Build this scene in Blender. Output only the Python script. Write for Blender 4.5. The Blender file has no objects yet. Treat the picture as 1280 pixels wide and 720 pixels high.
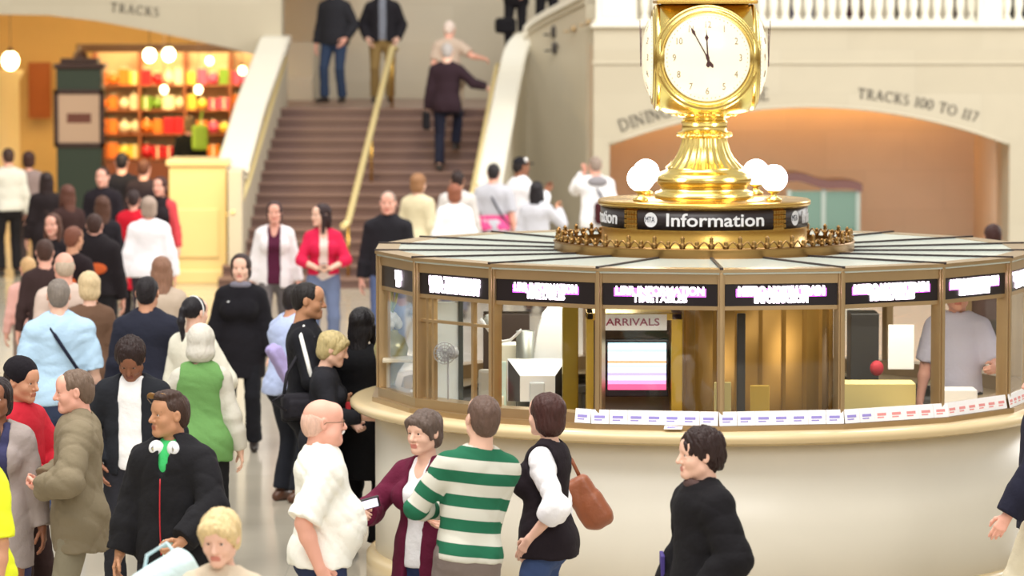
import bpy, bmesh, math, random
import numpy as np
from mathutils import Vector, Matrix, Quaternion

PI = math.pi
C = bpy.context.scene.collection
SC = bpy.context.scene

# ---------------------------------------------------------------- camera
CAM_H = 3.8
FPX = 4940.0
PITCH = math.atan(360.0 / FPX)


def ray(px, py):
    x = (px - 640) / FPX
    y = (360 - py) / FPX
    c, s = math.cos(PITCH), math.sin(PITCH)
    return Vector((x, c + y * s, -s + y * c))


def on_z(px, py, z):
    d = ray(px, py)
    t = (z - CAM_H) / d.z
    return Vector((d.x * t, d.y * t, z))


def on_y(px, py, Y):
    d = ray(px, py)
    t = Y / d.y
    return Vector((d.x * t, Y, CAM_H + d.z * t))


cam_d = bpy.data.cameras.new('camera')
cam = bpy.data.objects.new('camera', cam_d)
C.objects.link(cam)
cam.location = (0, 0, CAM_H)
cam.rotation_euler = (PI / 2 - PITCH, 0, 0)
cam_d.sensor_width = 36
cam_d.lens = FPX / 1280 * 36
cam_d.clip_end = 500
cam_d.dof.use_dof = True
cam_d.dof.focus_distance = 22.6
cam_d.dof.aperture_fstop = 2.9
SC.camera = cam
SC.view_settings.view_transform = 'Standard'
SC.view_settings.look = 'None'
SC.view_settings.gamma = 1
SC.view_settings.use_curve_mapping = False

# ---------------------------------------------------------------- materials


def lin(c):
    return tuple((v / 12.92 if v <= 0.04045 else ((v + 0.055) / 1.055) ** 2.4) for v in c)


def rgb(r, g, b):
    return lin((r / 255, g / 255, b / 255))


_M = {}


def mat(name, col, rough=0.6, metal=0.0, bump=0.0, bscale=60, var=0.0, vscale=3, emit=None, es=0, spec=0.5,
        coat=0.0, stretch=None):
    if name in _M:
        return _M[name]
    m = bpy.data.materials.new(name)
    m.use_nodes = True
    nt = m.node_tree
    n = nt.nodes
    l = nt.links
    b = n['Principled BSDF']
    b.inputs['Base Color'].default_value = (*col, 1)
    b.inputs['Roughness'].default_value = rough
    b.inputs['Metallic'].default_value = metal
    b.inputs['Specular IOR Level'].default_value = spec
    b.inputs['Coat Weight'].default_value = coat
    if emit:
        b.inputs['Emission Color'].default_value = (*emit, 1)
        b.inputs['Emission Strength'].default_value = es
    tc = n.new('ShaderNodeTexCoord')
    src = tc.outputs['Object']
    if stretch:
        mp = n.new('ShaderNodeMapping')
        mp.inputs['Scale'].default_value = stretch
        l.new(src, mp.inputs['Vector'])
        src = mp.outputs['Vector']
    if var > 0:
        t = n.new('ShaderNodeTexNoise')
        t.inputs['Scale'].default_value = vscale
        t.inputs['Detail'].default_value = 5
        l.new(src, t.inputs['Vector'])
        mx = n.new('ShaderNodeMix')
        mx.data_type = 'RGBA'
        mx.inputs['A'].default_value = (*[min(1, c * (1 + var)) for c in col], 1)
        mx.inputs['B'].default_value = (*[c * (1 - var) for c in col], 1)
        l.new(t.outputs['Fac'], mx.inputs['Factor'])
        l.new(mx.outputs['Result'], b.inputs['Base Color'])
    if bump > 0:
        t = n.new('ShaderNodeTexNoise')
        t.inputs['Scale'].default_value = bscale
        t.inputs['Detail'].default_value = 3
        l.new(src, t.inputs['Vector'])
        bp = n.new('ShaderNodeBump')
        bp.inputs['Strength'].default_value = bump
        bp.inputs['Distance'].default_value = 0.01
        l.new(t.outputs['Fac'], bp.inputs['Height'])
        l.new(bp.outputs['Normal'], b.inputs['Normal'])
    _M[name] = m
    return m


def fabric(r, g, b, rough=0.9):
    return mat('fabric_%d_%d_%d' % (r, g, b), rgb(r, g, b), rough, bump=0.35, bscale=45, var=0.06, vscale=9, spec=0.25)


def glass_mat(name='window glass', tint=(1, 1, 1), refl=1.0):
    if name in _M:
        return _M[name]
    m = bpy.data.materials.new(name)
    m.use_nodes = True
    nt = m.node_tree
    n = nt.nodes
    l = nt.links
    n.clear()
    out = n.new('ShaderNodeOutputMaterial')
    tr = n.new('ShaderNodeBsdfTransparent')
    tr.inputs['Color'].default_value = (*tint, 1)
    gl = n.new('ShaderNodeBsdfGlossy')
    gl.inputs['Roughness'].default_value = 0.02
    fr = n.new('ShaderNodeLayerWeight')
    fr.inputs['Blend'].default_value = 0.5
    pw = n.new('ShaderNodeMath')
    pw.operation = 'POWER'
    pw.inputs[1].default_value = 4.0
    l.new(fr.outputs['Facing'], pw.inputs[0])
    mu = n.new('ShaderNodeMath')
    mu.operation = 'MULTIPLY_ADD'
    mu.inputs[1].default_value = .5 * refl
    mu.inputs[2].default_value = .035 * refl
    l.new(pw.outputs[0], mu.inputs[0])
    mx = n.new('ShaderNodeMixShader')
    l.new(mu.outputs[0], mx.inputs[0])
    l.new(tr.outputs[0], mx.inputs[1])
    l.new(gl.outputs[0], mx.inputs[2])
    l.new(mx.outputs[0], out.inputs['Surface'])
    _M[name] = m
    return m


# ---------------------------------------------------------------- objects

def tag(o, label=None, cat=None, group=None, kind=None):
    if label:
        o['label'] = label
    if cat:
        o['category'] = cat
    if group:
        o['group'] = group
    if kind:
        o['kind'] = kind
    return o


def thing(name, label, cat, loc=(0, 0, 0), rz=0, group=None):
    o = bpy.data.objects.new(name, None)
    o.empty_display_size = 0.1
    C.objects.link(o)
    o.location = loc
    o.rotation_euler = (0, 0, rz)
    return tag(o, label, cat, group)


def link_mesh(name, me, mats, parent=None, smooth=False):
    o = bpy.data.objects.new(name, me)
    C.objects.link(o)
    if not isinstance(mats, (list, tuple)):
        mats = [mats]
    for m in mats:
        me.materials.append(m)
    if smooth:
        me.polygons.foreach_set('use_smooth', [True] * len(me.polygons))
    if parent:
        o.parent = parent
    return o


def raw(name, v, f, m, parent=None, smooth=False):
    me = bpy.data.meshes.new(name)
    me.from_pydata([tuple(p) for p in v], [], [tuple(q) for q in f])
    me.update()
    return link_mesh(name, me, m, parent, smooth)


class B:
    """collects shapes into one bmesh"""

    def __init__(s):
        s.bm = bmesh.new()

    def box(s, lo, hi, bev=0, rot=None, about=None, mi=0):
        lo = Vector(lo)
        hi = Vector(hi)
        r = bmesh.ops.create_cube(s.bm, size=1)
        c = (lo + hi) / 2
        d = hi - lo
        vs = r['verts']
        for v in vs:
            v.co = Vector((v.co.x * d.x, v.co.y * d.y, v.co.z * d.z)) + c
        fs = list({f for v in vs for f in v.link_faces})
        for f in fs:
            f.material_index = mi
        if bev:
            es = list({e for v in vs for e in v.link_edges})
            rr = bmesh.ops.bevel(s.bm, geom=es, offset=bev, segments=2, affect='EDGES', profile=0.6)
            vs = list({v for v in rr['verts']} | {v for v in vs if v.is_valid})
        if rot is not None:
            a = Vector(about) if about is not None else c
            for v in vs:
                v.co = rot @ (v.co - a) + a
        return s

    def tube(s, pts, r, seg=10, caps=True, mi=0, closed=False):
        pts = [Vector(p) for p in pts]
        n = len(pts)
        rs = r if isinstance(r, (list, tuple)) else [r] * n
        rings = []
        up = None
        for i, p in enumerate(pts):
            if closed:
                t = pts[(i + 1) % n] - pts[i - 1]
            else:
                t = (pts[min(i + 1, n - 1)] - pts[max(i - 1, 0)])
            t.normalize()
            if up is None:
                up = Vector((0, 0, 1)) if abs(t.z) < 0.9 else Vector((1, 0, 0))
            u = (up - t * up.dot(t)).normalized()
            w = t.cross(u)
            up = u
            rings.append([s.bm.verts.new(p + (u * math.cos(2 * PI * k / seg) + w * math.sin(2 * PI * k / seg)) * rs[i])
                          for k in range(seg)])
        rng = range(n) if closed else range(n - 1)
        for i in rng:
            a, b = rings[i], rings[(i + 1) % n]
            for k in range(seg):
                f = s.bm.faces.new((a[k], a[(k + 1) % seg], b[(k + 1) % seg], b[k]))
                f.smooth = True
                f.material_index = mi
        if caps and not closed:
            s.bm.faces.new(list(reversed(rings[0]))).material_index = mi
            s.bm.faces.new(rings[-1]).material_index = mi
        return s

    def lathe(s, prof, c=(0, 0, 0), seg=32, a0=0, a1=2 * PI, mi=0, smooth=True, fn=None):
        """prof: list of (r,z). full turn when a1-a0==2pi"""
        c = Vector(c)
        full = abs(a1 - a0 - 2 * PI) < 1e-6
        na = seg if full else seg + 1
        rings = []
        for k in range(na):
            a = a0 + (a1 - a0) * k / seg
            col = []
            for (r, z) in prof:
                rr = r * (fn(a, z) if fn else 1)
                col.append(s.bm.verts.new(c + Vector((rr * math.cos(a), rr * math.sin(a), z))))
            rings.append(col)
        for k in range(seg):
            p, q = rings[k], rings[(k + 1) % na]
            for i in range(len(prof) - 1):
                try:
                    f = s.bm.faces.new((p[i], q[i], q[i + 1], p[i + 1]))
                    f.smooth = smooth
                    f.material_index = mi
                except ValueError:
                    pass
        return s

    def sph(s, c, r, u=16, v=10, mi=0, rot=None):
        if not isinstance(r, (list, tuple)):
            r = (r, r, r)
        q = bmesh.ops.create_uvsphere(s.bm, u_segments=u, v_segments=v, radius=1)
        for w in q['verts']:
            p = Vector((w.co.x * r[0], w.co.y * r[1], w.co.z * r[2]))
            if rot is not None:
                p = rot @ p
            w.co = p + Vector(c)
        for f in {f for w in q['verts'] for f in w.link_faces}:
            f.smooth = True
            f.material_index = mi
        return s

    def prism(s, poly, axis='y', a=0.0, b=0.1, mi=0):
        """extrude a 2-D polygon. axis y: poly is (x,z); axis z: (x,y); axis x: (y,z)"""

        def P(p, t):
            if axis == 'y':
                return (p[0], t, p[1])
            if axis == 'z':
                return (p[0], p[1], t)
            return (t, p[0], p[1])
        A = [s.bm.verts.new(P(p, a)) for p in poly]
        Bv = [s.bm.verts.new(P(p, b)) for p in poly]
        n = len(poly)
        fs = [s.bm.faces.new(A), s.bm.faces.new(list(reversed(Bv)))]
        for i in range(n):
            fs.append(s.bm.faces.new((A[i], Bv[i], Bv[(i + 1) % n], A[(i + 1) % n])))
        for f in fs:
            f.material_index = mi
        return s

    def sweep(s, path, sect, ups=None, mi=0, closed_sect=True, caps=True, smooth=False):
        """path: points; sect: (side, up) offsets; side is horizontal, to the right of travel"""
        path = [Vector(p) for p in path]
        n = len(path)
        R = []
        for i, p in enumerate(path):
            t = path[min(i + 1, n - 1)] - path[max(i - 1, 0)]
            t.z = 0
            t.normalize()
            side = Vector((t.y, -t.x, 0))
            R.append([s.bm.verts.new(p + side * a + Vector((0, 0, b))) for a, b in (sect(i) if callable(sect) else sect)])
        m = len(R[0])
        for i in range(n - 1):
            for k in range(m if closed_sect else m - 1):
                f = s.bm.faces.new((R[i][k], R[i][(k + 1) % m], R[i + 1][(k + 1) % m], R[i + 1][k]))
                f.material_index = mi
                f.smooth = smooth
        if caps and closed_sect:
            s.bm.faces.new(list(reversed(R[0]))).material_index = mi
            s.bm.faces.new(R[-1]).material_index = mi
        return s

    def build(s, name, mats, parent=None, loc=None, smooth=None):
        bmesh.ops.recalc_face_normals(s.bm, faces=s.bm.faces)
        me = bpy.data.meshes.new(name)
        s.bm.to_mesh(me)
        s.bm.free()
        o = link_mesh(name, me, mats, parent)
        if smooth:
            me.polygons.foreach_set('use_smooth', [True] * len(me.polygons))
        if loc is not None:
            o.location = loc
        return o


def text_mesh(body, size, depth, name='lettering', m=None, parent=None, width=None, align='CENTER', offset=0.0):
    cu = bpy.data.curves.new('txt', 'FONT')
    cu.body = body
    cu.size = size
    cu.extrude = depth
    cu.offset = offset
    cu.align_x = align
    cu.align_y = 'CENTER'
    cu.resolution_u = 3
    o = bpy.data.objects.new('txt', cu)
    C.objects.link(o)
    dg = bpy.context.evaluated_depsgraph_get()
    me = bpy.data.meshes.new_from_object(o.evaluated_get(dg))
    bpy.data.objects.remove(o)
    bpy.data.curves.remove(cu)
    if width:
        xs = [v.co.x for v in me.vertices]
        k = width / (max(xs) - min(xs))
        for v in me.vertices:
            v.co.x *= k
    me.materials.clear()
    r = bpy.data.objects.new(name, me)
    C.objects.link(r)
    if m:
        me.materials.append(m)
    if parent:
        r.parent = parent
    return r
# ---------------------------------------------------------------- implicit surfaces


def vec(*a):
    return np.array(a, dtype=np.float32)


def unit(v):
    v = np.asarray(v, dtype=np.float32)
    return v / (np.linalg.norm(v) + 1e-9)


class Sdf:
    def __init__(s):
        s.ops = []
        s.lo = vec(9, 9, 9)
        s.hi = vec(-9, -9, -9)

    def _add(s, fn, lo, hi, k, op):
        s.ops.append((fn, lo, hi, k, op))
        if op == 'add':
            s.lo = np.minimum(s.lo, lo)
            s.hi = np.maximum(s.hi, hi)

    def cone(s, a, b, ra, rb=None, k=0.02, op='add', w=None, flat=1.0, cap=(0, 0)):
        a = np.asarray(a, np.float32)
        b = np.asarray(b, np.float32)
        rb = ra if rb is None else rb
        ab = b - a
        L2 = float(ab @ ab) + 1e-12
        L = math.sqrt(L2)

        def fn(x, y, z):
            px, py, pz = x - a[0], y - a[1], z - a[2]
            h = (px * ab[0] + py * ab[1] + pz * ab[2]) / L2
            hc = np.clip(h, 0, 1)
            qx, qy, qz = px - hc * ab[0], py - hc * ab[1], pz - hc * ab[2]
            d2 = qx * qx + qy * qy + qz * qz
            if w is not None:
                t = qx * w[0] + qy * w[1] + qz * w[2]
                d2 = d2 + t * t * (1 / (flat * flat) - 1)
            d = np.sqrt(d2) - (ra + (rb - ra) * hc)
            if cap[0]:
                d = np.maximum(d, -h * L)
            if cap[1]:
                d = np.maximum(d, (h - 1) * L)
            return d
        m = max(ra, rb) * max(1.0, flat)
        s._add(fn, np.minimum(a, b) - m, np.maximum(a, b) + m, k, op)
        return s

    def ell(s, c, r, R=None, k=0.02, op='add'):
        c = np.asarray(c, np.float32)
        r = np.asarray(r, np.float32)

        def fn(x, y, z):
            px, py, pz = x - c[0], y - c[1], z - c[2]
            if R is not None:
                px, py, pz = (px * R[0, 0] + py * R[1, 0] + pz * R[2, 0], px * R[0, 1] + py * R[1, 1] + pz * R[2, 1],
                              px * R[0, 2] + py * R[1, 2] + pz * R[2, 2])
            k0 = np.sqrt((px / r[0]) ** 2 + (py / r[1]) ** 2 + (pz / r[2]) ** 2)
            k1 = np.sqrt((px / r[0] ** 2) ** 2 + (py / r[1] ** 2) ** 2 + (pz / r[2] ** 2) ** 2) + 1e-6
            return k0 * (k0 - 1) / k1
        m = r if R is None else np.full(3, r.max())
        s._add(fn, c - m, c + m, k, op)
        return s

    def box(s, c, h, R=None, rnd=0.0, k=0.01, op='add'):
        c = np.asarray(c, np.float32)
        h = np.asarray(h, np.float32)

        def fn(x, y, z):
            px, py, pz = x - c[0], y - c[1], z - c[2]
            if R is not None:
                px, py, pz = (px * R[0, 0] + py * R[1, 0] + pz * R[2, 0], px * R[0, 1] + py * R[1, 1] + pz * R[2, 1],
                              px * R[0, 2] + py * R[1, 2] + pz * R[2, 2])
            qx, qy, qz = np.abs(px) - h[0] + rnd, np.abs(py) - h[1] + rnd, np.abs(pz) - h[2] + rnd
            o = np.sqrt(np.maximum(qx, 0) ** 2 + np.maximum(qy, 0) ** 2 + np.maximum(qz, 0) ** 2)
            return o + np.minimum(np.maximum(qx, np.maximum(qy, qz)), 0) - rnd
        m = h if R is None else np.full(3, float(np.linalg.norm(h)))
        s._add(fn, c - m, c + m, k, op)
        return s

    def torus(s, c, R0, r, n, k=0.01, op='add', sx=1.0):
        """ring around axis n"""
        c = np.asarray(c, np.float32)
        n = unit(n)

        def fn(x, y, z):
            px, py, pz = (x - c[0]) / sx, y - c[1], z - c[2]
            t = px * n[0] + py * n[1] + pz * n[2]
            q = np.sqrt(np.maximum(px * px + py * py + pz * pz - t * t, 0)) - R0
            return np.sqrt(q * q + t * t) - r
        m = np.full(3, (R0 + r) * max(1, sx))
        s._add(fn, c - m, c + m, k, op)
        return s

    def plane(s, p, n, k=0.004):
        """keep the side the normal points away from"""
        p = np.asarray(p, np.float32)
        n = unit(n)

        def fn(x, y, z):
            return (x - p[0]) * n[0] + (y - p[1]) * n[1] + (z - p[2]) * n[2]
        s.ops.append((fn, None, None, k, 'int'))
        return s

    def wrinkle(s, amp, freq=18, seed=0, dirs=None):
        rnd = random.Random(seed)
        K = []
        for i in range(5):
            v = np.array([rnd.gauss(0, 1), rnd.gauss(0, 1), rnd.gauss(0, 1)])
            if dirs is not None:
                v = v * np.array(dirs)
            K.append((unit(v) * freq * rnd.uniform(0.6, 1.7), rnd.uniform(0, 6)))

        def fn(x, y, z):
            w = 0.5 * np.sin(x * 9 + y * 7 + z * 11 + seed)
            t = 0
            for v, p in K:
                q = 1 - np.abs(np.sin((x * v[0] + y * v[1] + z * v[2] + p + 1.5 * w) * .5))
                t = t + q * q * q
            return (np.minimum(t, 1.7) - .7) * (amp / 1.4)
        s.ops.append((fn, None, None, 0, 'disp'))
        return s

    def mesh(s, name, coarse, fine=None, fines=()):
        mg = coarse + 0.012
        lo = s.lo - mg
        hi = s.hi + mg
        ax = []
        for i in range(3):
            c = []
            t = float(lo[i])
            while t < hi[i]:
                c.append(t)
                st = coarse
                for (a, b) in fines:
                    if a[i] - coarse <= t <= b[i]:
                        st = fine
                t += st
            c.append(t)
            ax.append(np.array(c, np.float32))
        X, Y, Z = ax
        F = np.full((len(X), len(Y), len(Z)), 0.3, np.float32)
        for fn, l, h, k, op in s.ops:
            if l is None:
                sl = (slice(None),) * 3
            else:
                m = k + coarse * 1.5 + 0.01
                sl = tuple(slice(int(np.searchsorted(A, l[i] - m)), int(np.searchsorted(A, h[i] + m))) for i, A in enumerate(ax))
                if any(q.stop <= q.start for q in sl):
                    continue
            x = X[sl[0]][:, None, None]
            y = Y[sl[1]][None, :, None]
            z = Z[sl[2]][None, None, :]
            if op == 'disp':
                F += fn(x, y, z).astype(np.float32)
                continue
            d = fn(x, y, z).astype(np.float32)
            G = F[sl]
            if op == 'add':
                q = np.maximum(k - np.abs(G - d), 0) / max(k, 1e-6)
                F[sl] = np.minimum(G, d) - q * q * k * 0.25
            else:
                if op == 'sub':
                    d = -d
                q = np.maximum(k - np.abs(G - d), 0) / max(k, 1e-6)
                F[sl] = np.maximum(G, d) + q * q * k * 0.25
        F[0] = F[-1] = 0.3
        F[:, 0] = F[:, -1] = 0.3
        F[:, :, 0] = F[:, :, -1] = 0.3
        return nets(name, F, X, Y, Z)


def nets(name, F, X, Y, Z):
    ins = F < 0
    I8 = ins.astype(np.int8)
    n = sum(I8[a:I8.shape[0] - 1 + a, b:I8.shape[1] - 1 + b, c:I8.shape[2] - 1 + c] for a in (0, 1) for b in (0, 1) for c in (0, 1))
    act = (n > 0) & (n < 8)
    ci, cj, ck = np.nonzero(act)
    m = len(ci)
    ids = np.full(act.shape, -1, np.int32)
    ids[act] = np.arange(m)
    acc = np.zeros((m, 3), np.float32)
    cnt = np.zeros(m, np.float32)
    for ax in range(3):
        for u in (0, 1):
            for w in (0, 1):
                a = [0, 0, 0]
                a[(ax + 1) % 3] = u
                a[(ax + 2) % 3] = w
                b = list(a)
                b[ax] = 1
                fa = F[ci + a[0], cj + a[1], ck + a[2]]
                fb = F[ci + b[0], cj + b[1], ck + b[2]]
                mk = (fa < 0) != (fb < 0)
                t = np.where(mk, fa / np.where(mk, fa - fb, 1), 0)
                pa = np.stack([X[ci + a[0]], Y[cj + a[1]], Z[ck + a[2]]], 1)
                pb = np.stack([X[ci + b[0]], Y[cj + b[1]], Z[ck + b[2]]], 1)
                p = pa + (pb - pa) * t[:, None]
                acc[mk] += p[mk]
                cnt[mk] += 1
    V_ = acc / np.maximum(cnt, 1)[:, None]
    quads = []
    e = ins[:-1, 1:-1, 1:-1] != ins[1:, 1:-1, 1:-1]
    i, j, k = np.nonzero(e)
    j = j + 1
    k = k + 1
    q = np.stack([ids[i, j - 1, k - 1], ids[i, j, k - 1], ids[i, j, k], ids[i, j - 1, k]], 1)
    fl = ~ins[i, j, k]
    q[fl] = q[fl][:, ::-1]
    quads.append(q)
    e = ins[1:-1, :-1, 1:-1] != ins[1:-1, 1:, 1:-1]
    i, j, k = np.nonzero(e)
    i = i + 1
    k = k + 1
    q = np.stack([ids[i - 1, j, k - 1], ids[i - 1, j, k], ids[i, j, k], ids[i, j, k - 1]], 1)
    fl = ~ins[i, j, k]
    q[fl] = q[fl][:, ::-1]
    quads.append(q)
    e = ins[1:-1, 1:-1, :-1] != ins[1:-1, 1:-1, 1:]
    i, j, k = np.nonzero(e)
    i = i + 1
    j = j + 1
    q = np.stack([ids[i - 1, j - 1, k], ids[i, j - 1, k], ids[i, j, k], ids[i - 1, j, k]], 1)
    fl = ~ins[i, j, k]
    q[fl] = q[fl][:, ::-1]
    quads.append(q)
    Q = np.concatenate(quads)
    me = bpy.data.meshes.new(name)
    me.vertices.add(len(V_))
    me.vertices.foreach_set('co', V_.ravel())
    me.loops.add(len(Q) * 4)
    me.loops.foreach_set('vertex_index', Q.ravel().astype(np.int32))
    me.polygons.add(len(Q))
    me.polygons.foreach_set('loop_start', np.arange(len(Q), dtype=np.int32) * 4)
    me.polygons.foreach_set('loop_total', np.full(len(Q), 4, np.int32))
    me.polygons.foreach_set('use_smooth', np.ones(len(Q), bool))
    me.update(calc_edges=True)
    me['nv'] = len(V_)
    return me, V_, Q
# ---------------------------------------------------------------- people


def rotm(axis, deg):
    m = Matrix.Rotation(math.radians(deg), 3, axis)
    return np.array(m, dtype=np.float32)


SKINS = {
    'fair': rgb(236, 190, 168), 'pink': rgb(232, 172, 152), 'tan': rgb(205, 150, 120), 'olive': rgb(190, 138, 105),
    'brown': rgb(140, 92, 68), 'dark': rgb(92, 60, 46),
}


def skin_mats(kind):
    c = SKINS[kind]
    a = mat('skin_' + kind, c, 0.5, bump=0.08, bscale=120, var=0.05, vscale=14, spec=0.35)
    l = mat('lips_' + kind, (c[0] * 0.72, c[1] * 0.42, c[2] * 0.42), 0.4)
    return [a, l]


def hair_mat(r, g, b):
    return mat('hair_%d_%d_%d' % (r, g, b), rgb(r, g, b), 0.55, bump=0.9, bscale=70, var=0.35, vscale=60, spec=0.35,
               stretch=(1, 1, 0.25))


ARMS = {
    # wrist, elbow hint, curl
    'down': ((.27, .03, .83), (.25, -1, 0), .3),
    'down_in': ((.235, .05, .83), (.3, -1, 0), .3),
    'swing_f': ((.24, .24, .88), (.3, -1, -.3), .35),
    'swing_b': ((.27, -.2, .86), (.2, -1, -.2), .35),
    'pocket': ((.205, .09, .93), (.8, -.9, 0), .2),
    'hip': ((.2, .08, 1.02), (1, -.5, 0), .5),
    'belly': ((.07, .25, 1.06), (1, -.4, -.3), .4),
    'fold': ((-.06, .21, 1.2), (1, -.1, -.8), .3),
    'hold': ((.17, .34, 1.14), (.5, -.6, -1), .55),
    'hold_high': ((.12, .3, 1.32), (.7, -.2, -1), .6),
    'ear': ((.16, .10, 1.54), (.8, .3, -1), .6),
    'rail': ((.46, .28, 1.05), (.3, -.6, -.7), .4),
    'reach': ((.2, .5, 1.12), (.3, -.4, -1), .2),
    'strap': ((.11, .17, 1.3), (.7, -.1, -1), .8),
    'bag': ((.25, .02, .84), (.3, -1, 0), .85),
}
STANCE = {
    'stand': (((.11, 0.0, .08), (0, 1, 0)), ((.11, 0.0, .08), (0, 1, 0))),
    'relax': (((.13, .07, .08), (0.1, 1, 0)), ((.10, -.04, .08), (0, 1, 0))),
    'walk': (((.09, .27, .08), (0, 1, 0)), ((.09, -.26, .13), (0, 1, 0))),
    'walk2': (((.09, -.26, .13), (0, 1, 0)), ((.09, .27, .08), (0, 1, 0))),
    'climb': (((.09, .33, .37), (0, 1, 0)), ((.09, -.12, .10), (0, 1, 0))),
    'descend': (((.09, .26, -.06), (0, 1, 0)), ((.09, -.1, .12), (0, 1, 0))),
}


def ik(S, T, L1, L2, hint):
    d = T - S
    D = float(np.linalg.norm(d))
    mx = (L1 + L2) * 0.995
    if D > mx:
        T = S + d / D * mx
        D = mx
    u = (T - S) / D
    a = (L1 * L1 - L2 * L2 + D * D) / (2 * D)
    hgt = math.sqrt(max(L1 * L1 - a * a, 0))
    hn = unit(hint)
    p = hn - u * float(hn @ u)
    return S + u * a + unit(p) * hgt, T


class Rig:
    def __init__(R, P):
        R.P = P
        s = R.s = P['h'] / 1.75
        R.w = P.get('w', 1.0)
        R.male = P.get('male', True)
        R.pc = vec(0, 0, .95) * s
        R.Rc = rotm('X', -P.get('lean', 0)) @ rotm('Y', P.get('side', 0)) @ rotm('Z', P.get('twist', 0))
        R.hs = (s ** 0.45) * (0.99 if R.male else 0.96)
        R.neck = R.up(0, -.025, 1.455)
        hy, hp, ht = P.get('head', (0, 0, 0))
        R.Rh = R.Rc @ rotm('Z', hy) @ rotm('X', hp) @ rotm('Y', ht)
        base = R.up(0, -.015, 1.54)
        R.Hc = base + R.Rh @ (vec(0, .03, .098) * R.hs) + vec(0, 0, (1.753 - 1.638 - .118) * s)
        sw = (.168 if R.male else .146) * (0.5 + 0.5 * R.w)
        R.arm = {}
        for side, sg in (('R', 1), ('L', -1)):
            a = P.get(side, 'down')
            pre = {}
            if isinstance(a, dict):
                pre = a
                a = a.get('p', 'down')
            w, e, c = ARMS[a]
            w = pre.get('w', w)
            e = pre.get('e', e)
            c = pre.get('c', c)
            S = R.up(sg * sw, -.005, 1.385)
            xw = w[0] + (.03 * (R.w - 1) * 3 if w[0] > .15 and a not in ('ear', 'hold') else 0)
            W = R.up(sg * xw, w[1] * (1 + .5 * P.get('belly', 0)), w[2])
            E, W = ik(S, W, .285 * s, .255 * s, R.Rc @ vec(sg * e[0], e[1], e[2]))
            f = unit(W - E)
            if 'hd' in pre:
                f = unit(vec(sg * pre['hd'][0], *pre['hd'][1:]))
            th = pre.get('t', (-.15, 1, .3))
            R.arm[sg] = dict(S=S, E=E, W=W, f=f, t=vec(sg * th[0], th[1], th[2]), c=c, pose=a)
        st = P.get('legs', 'stand')
        R.leg = {}
        for sg, q in ((1, 0), (-1, 1)):
            (ax, ay, az), fd = STANCE[st][q]
            H = vec(sg * .092 * (0.6 + .4 * R.w), 0, .915) * s
            A = vec(sg * ax, ay, az) * s
            K, A = ik(H, A, .425 * s, .43 * s, vec(sg * .1, 1, 0))
            R.leg[sg] = dict(H=H, K=K, A=A, fd=unit(vec(sg * fd[0] * 2 + sg * .15, 1, -.25 if 'walk' in st and ay < 0 else 0)))

    def up(R, x, y, z):
        p = vec(x, y, z) * R.s
        return R.pc + R.Rc @ (p - R.pc)

    def hd(R, x, y, z):
        return R.Hc + R.Rh @ (vec(x, y, z) * R.hs)

    # ---- solids
    def torso(R, S, off=0.0, k=0.05, low=None, flare=0.0):
        s, w = R.s, R.w
        ax = R.Rc @ vec(0, 1, 0)
        bel = R.P.get('belly', 0)
        m = R.male
        if m:
            S.cone(R.up(0, .005, 1.18), R.up(0, -.005, 1.335), .150 * s * w + off, .165 * s * w + off, k=k, w=ax, flat=.68)
            S.cone(R.up(0, .01, 1.03), R.up(0, .0, 1.12), .142 * s * w + off, .145 * s * w + off, k=k, w=ax, flat=.72)
        else:
            S.cone(R.up(0, .0, 1.2), R.up(0, -.01, 1.33), .130 * s * w + off, .142 * s * w + off, k=k, w=ax, flat=.7)
            S.cone(R.up(0, .01, 1.03), R.up(0, .0, 1.12), .130 * s * w + off, .12 * s * w + off, k=k, w=ax, flat=.74)
            for sg in (1, -1):
                S.ell(R.up(sg * .068, .092, 1.27), vec(.066, .058, .066) * s * w + off, k=.04)
        sw = (.138 if m else .118) * (0.5 + .5 * w)
        for sg in (1, -1):
            S.cone(R.up(0, -.012, 1.385), R.up(sg * sw, -.012, 1.365), .066 * s + off, .058 * s + off, k=k)
        for sg in (1, -1):
            S.cone(R.up(sg * .025, -.022, 1.455), R.up(sg * .12, -.015, 1.40), .036 * s + off * .7, .042 * s + off * .8, k=k * .8)
        # pelvis
        hw = .162 if m else .168
        S.cone(vec(0, -.005, .93) * s, vec(0, .0, .99) * s, hw * s * w + off, (.15 if m else .148) * s * w + off, k=k,
               w=vec(0, 1, 0), flat=.72)
        for sg in (1, -1):
            S.ell(vec(sg * .07, -.06, .92) * s, vec(.08, .075, .09) * s * w + off, k=k)
        if bel:
            S.ell(R.up(0, .055 + .02 * bel, 1.10), vec(.15 * w, .10 + .055 * bel, .16) * s + off, k=.06)
        if low is not None and low < .9:
            S.cone(vec(0, -.01, .92) * s, vec(0, -.01, low) * s, hw * s * w + off, hw * s * w * 1.02 + off + flare, k=k,
                   w=vec(0, 1, 0), flat=.78)

    def body(R, name, tier, mats, parent):
        s = R.s
        S = Sdf()
        P = R.P
        shr = -.012
        R.torso(S, shr)
        # neck
        nr = (.060 if R.male else .050) * (.8 + .2 * R.w)
        S.cone(R.neck, R.hd(0, -.02, -.05), nr * s * 1.05, nr * R.hs * .96, k=.03)
        # head
        h = R.hs
        Rh = R.Rh

        def E(c, r, k=.02, op='add', rot=None):
            S.ell(R.hd(*c), vec(*r) * h, R=(Rh if rot is None else Rh @ rot), k=k * h, op=op)

        def Cn(a, b, ra, rb=None, k=.02, op='add'):
            S.cone(R.hd(*a), R.hd(*b), ra * h, None if rb is None else rb * h, k=k * h, op=op)
        jw = 1.0 if R.male else .92
        E((0, -.018, .028), (.077, .097, .089))
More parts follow.
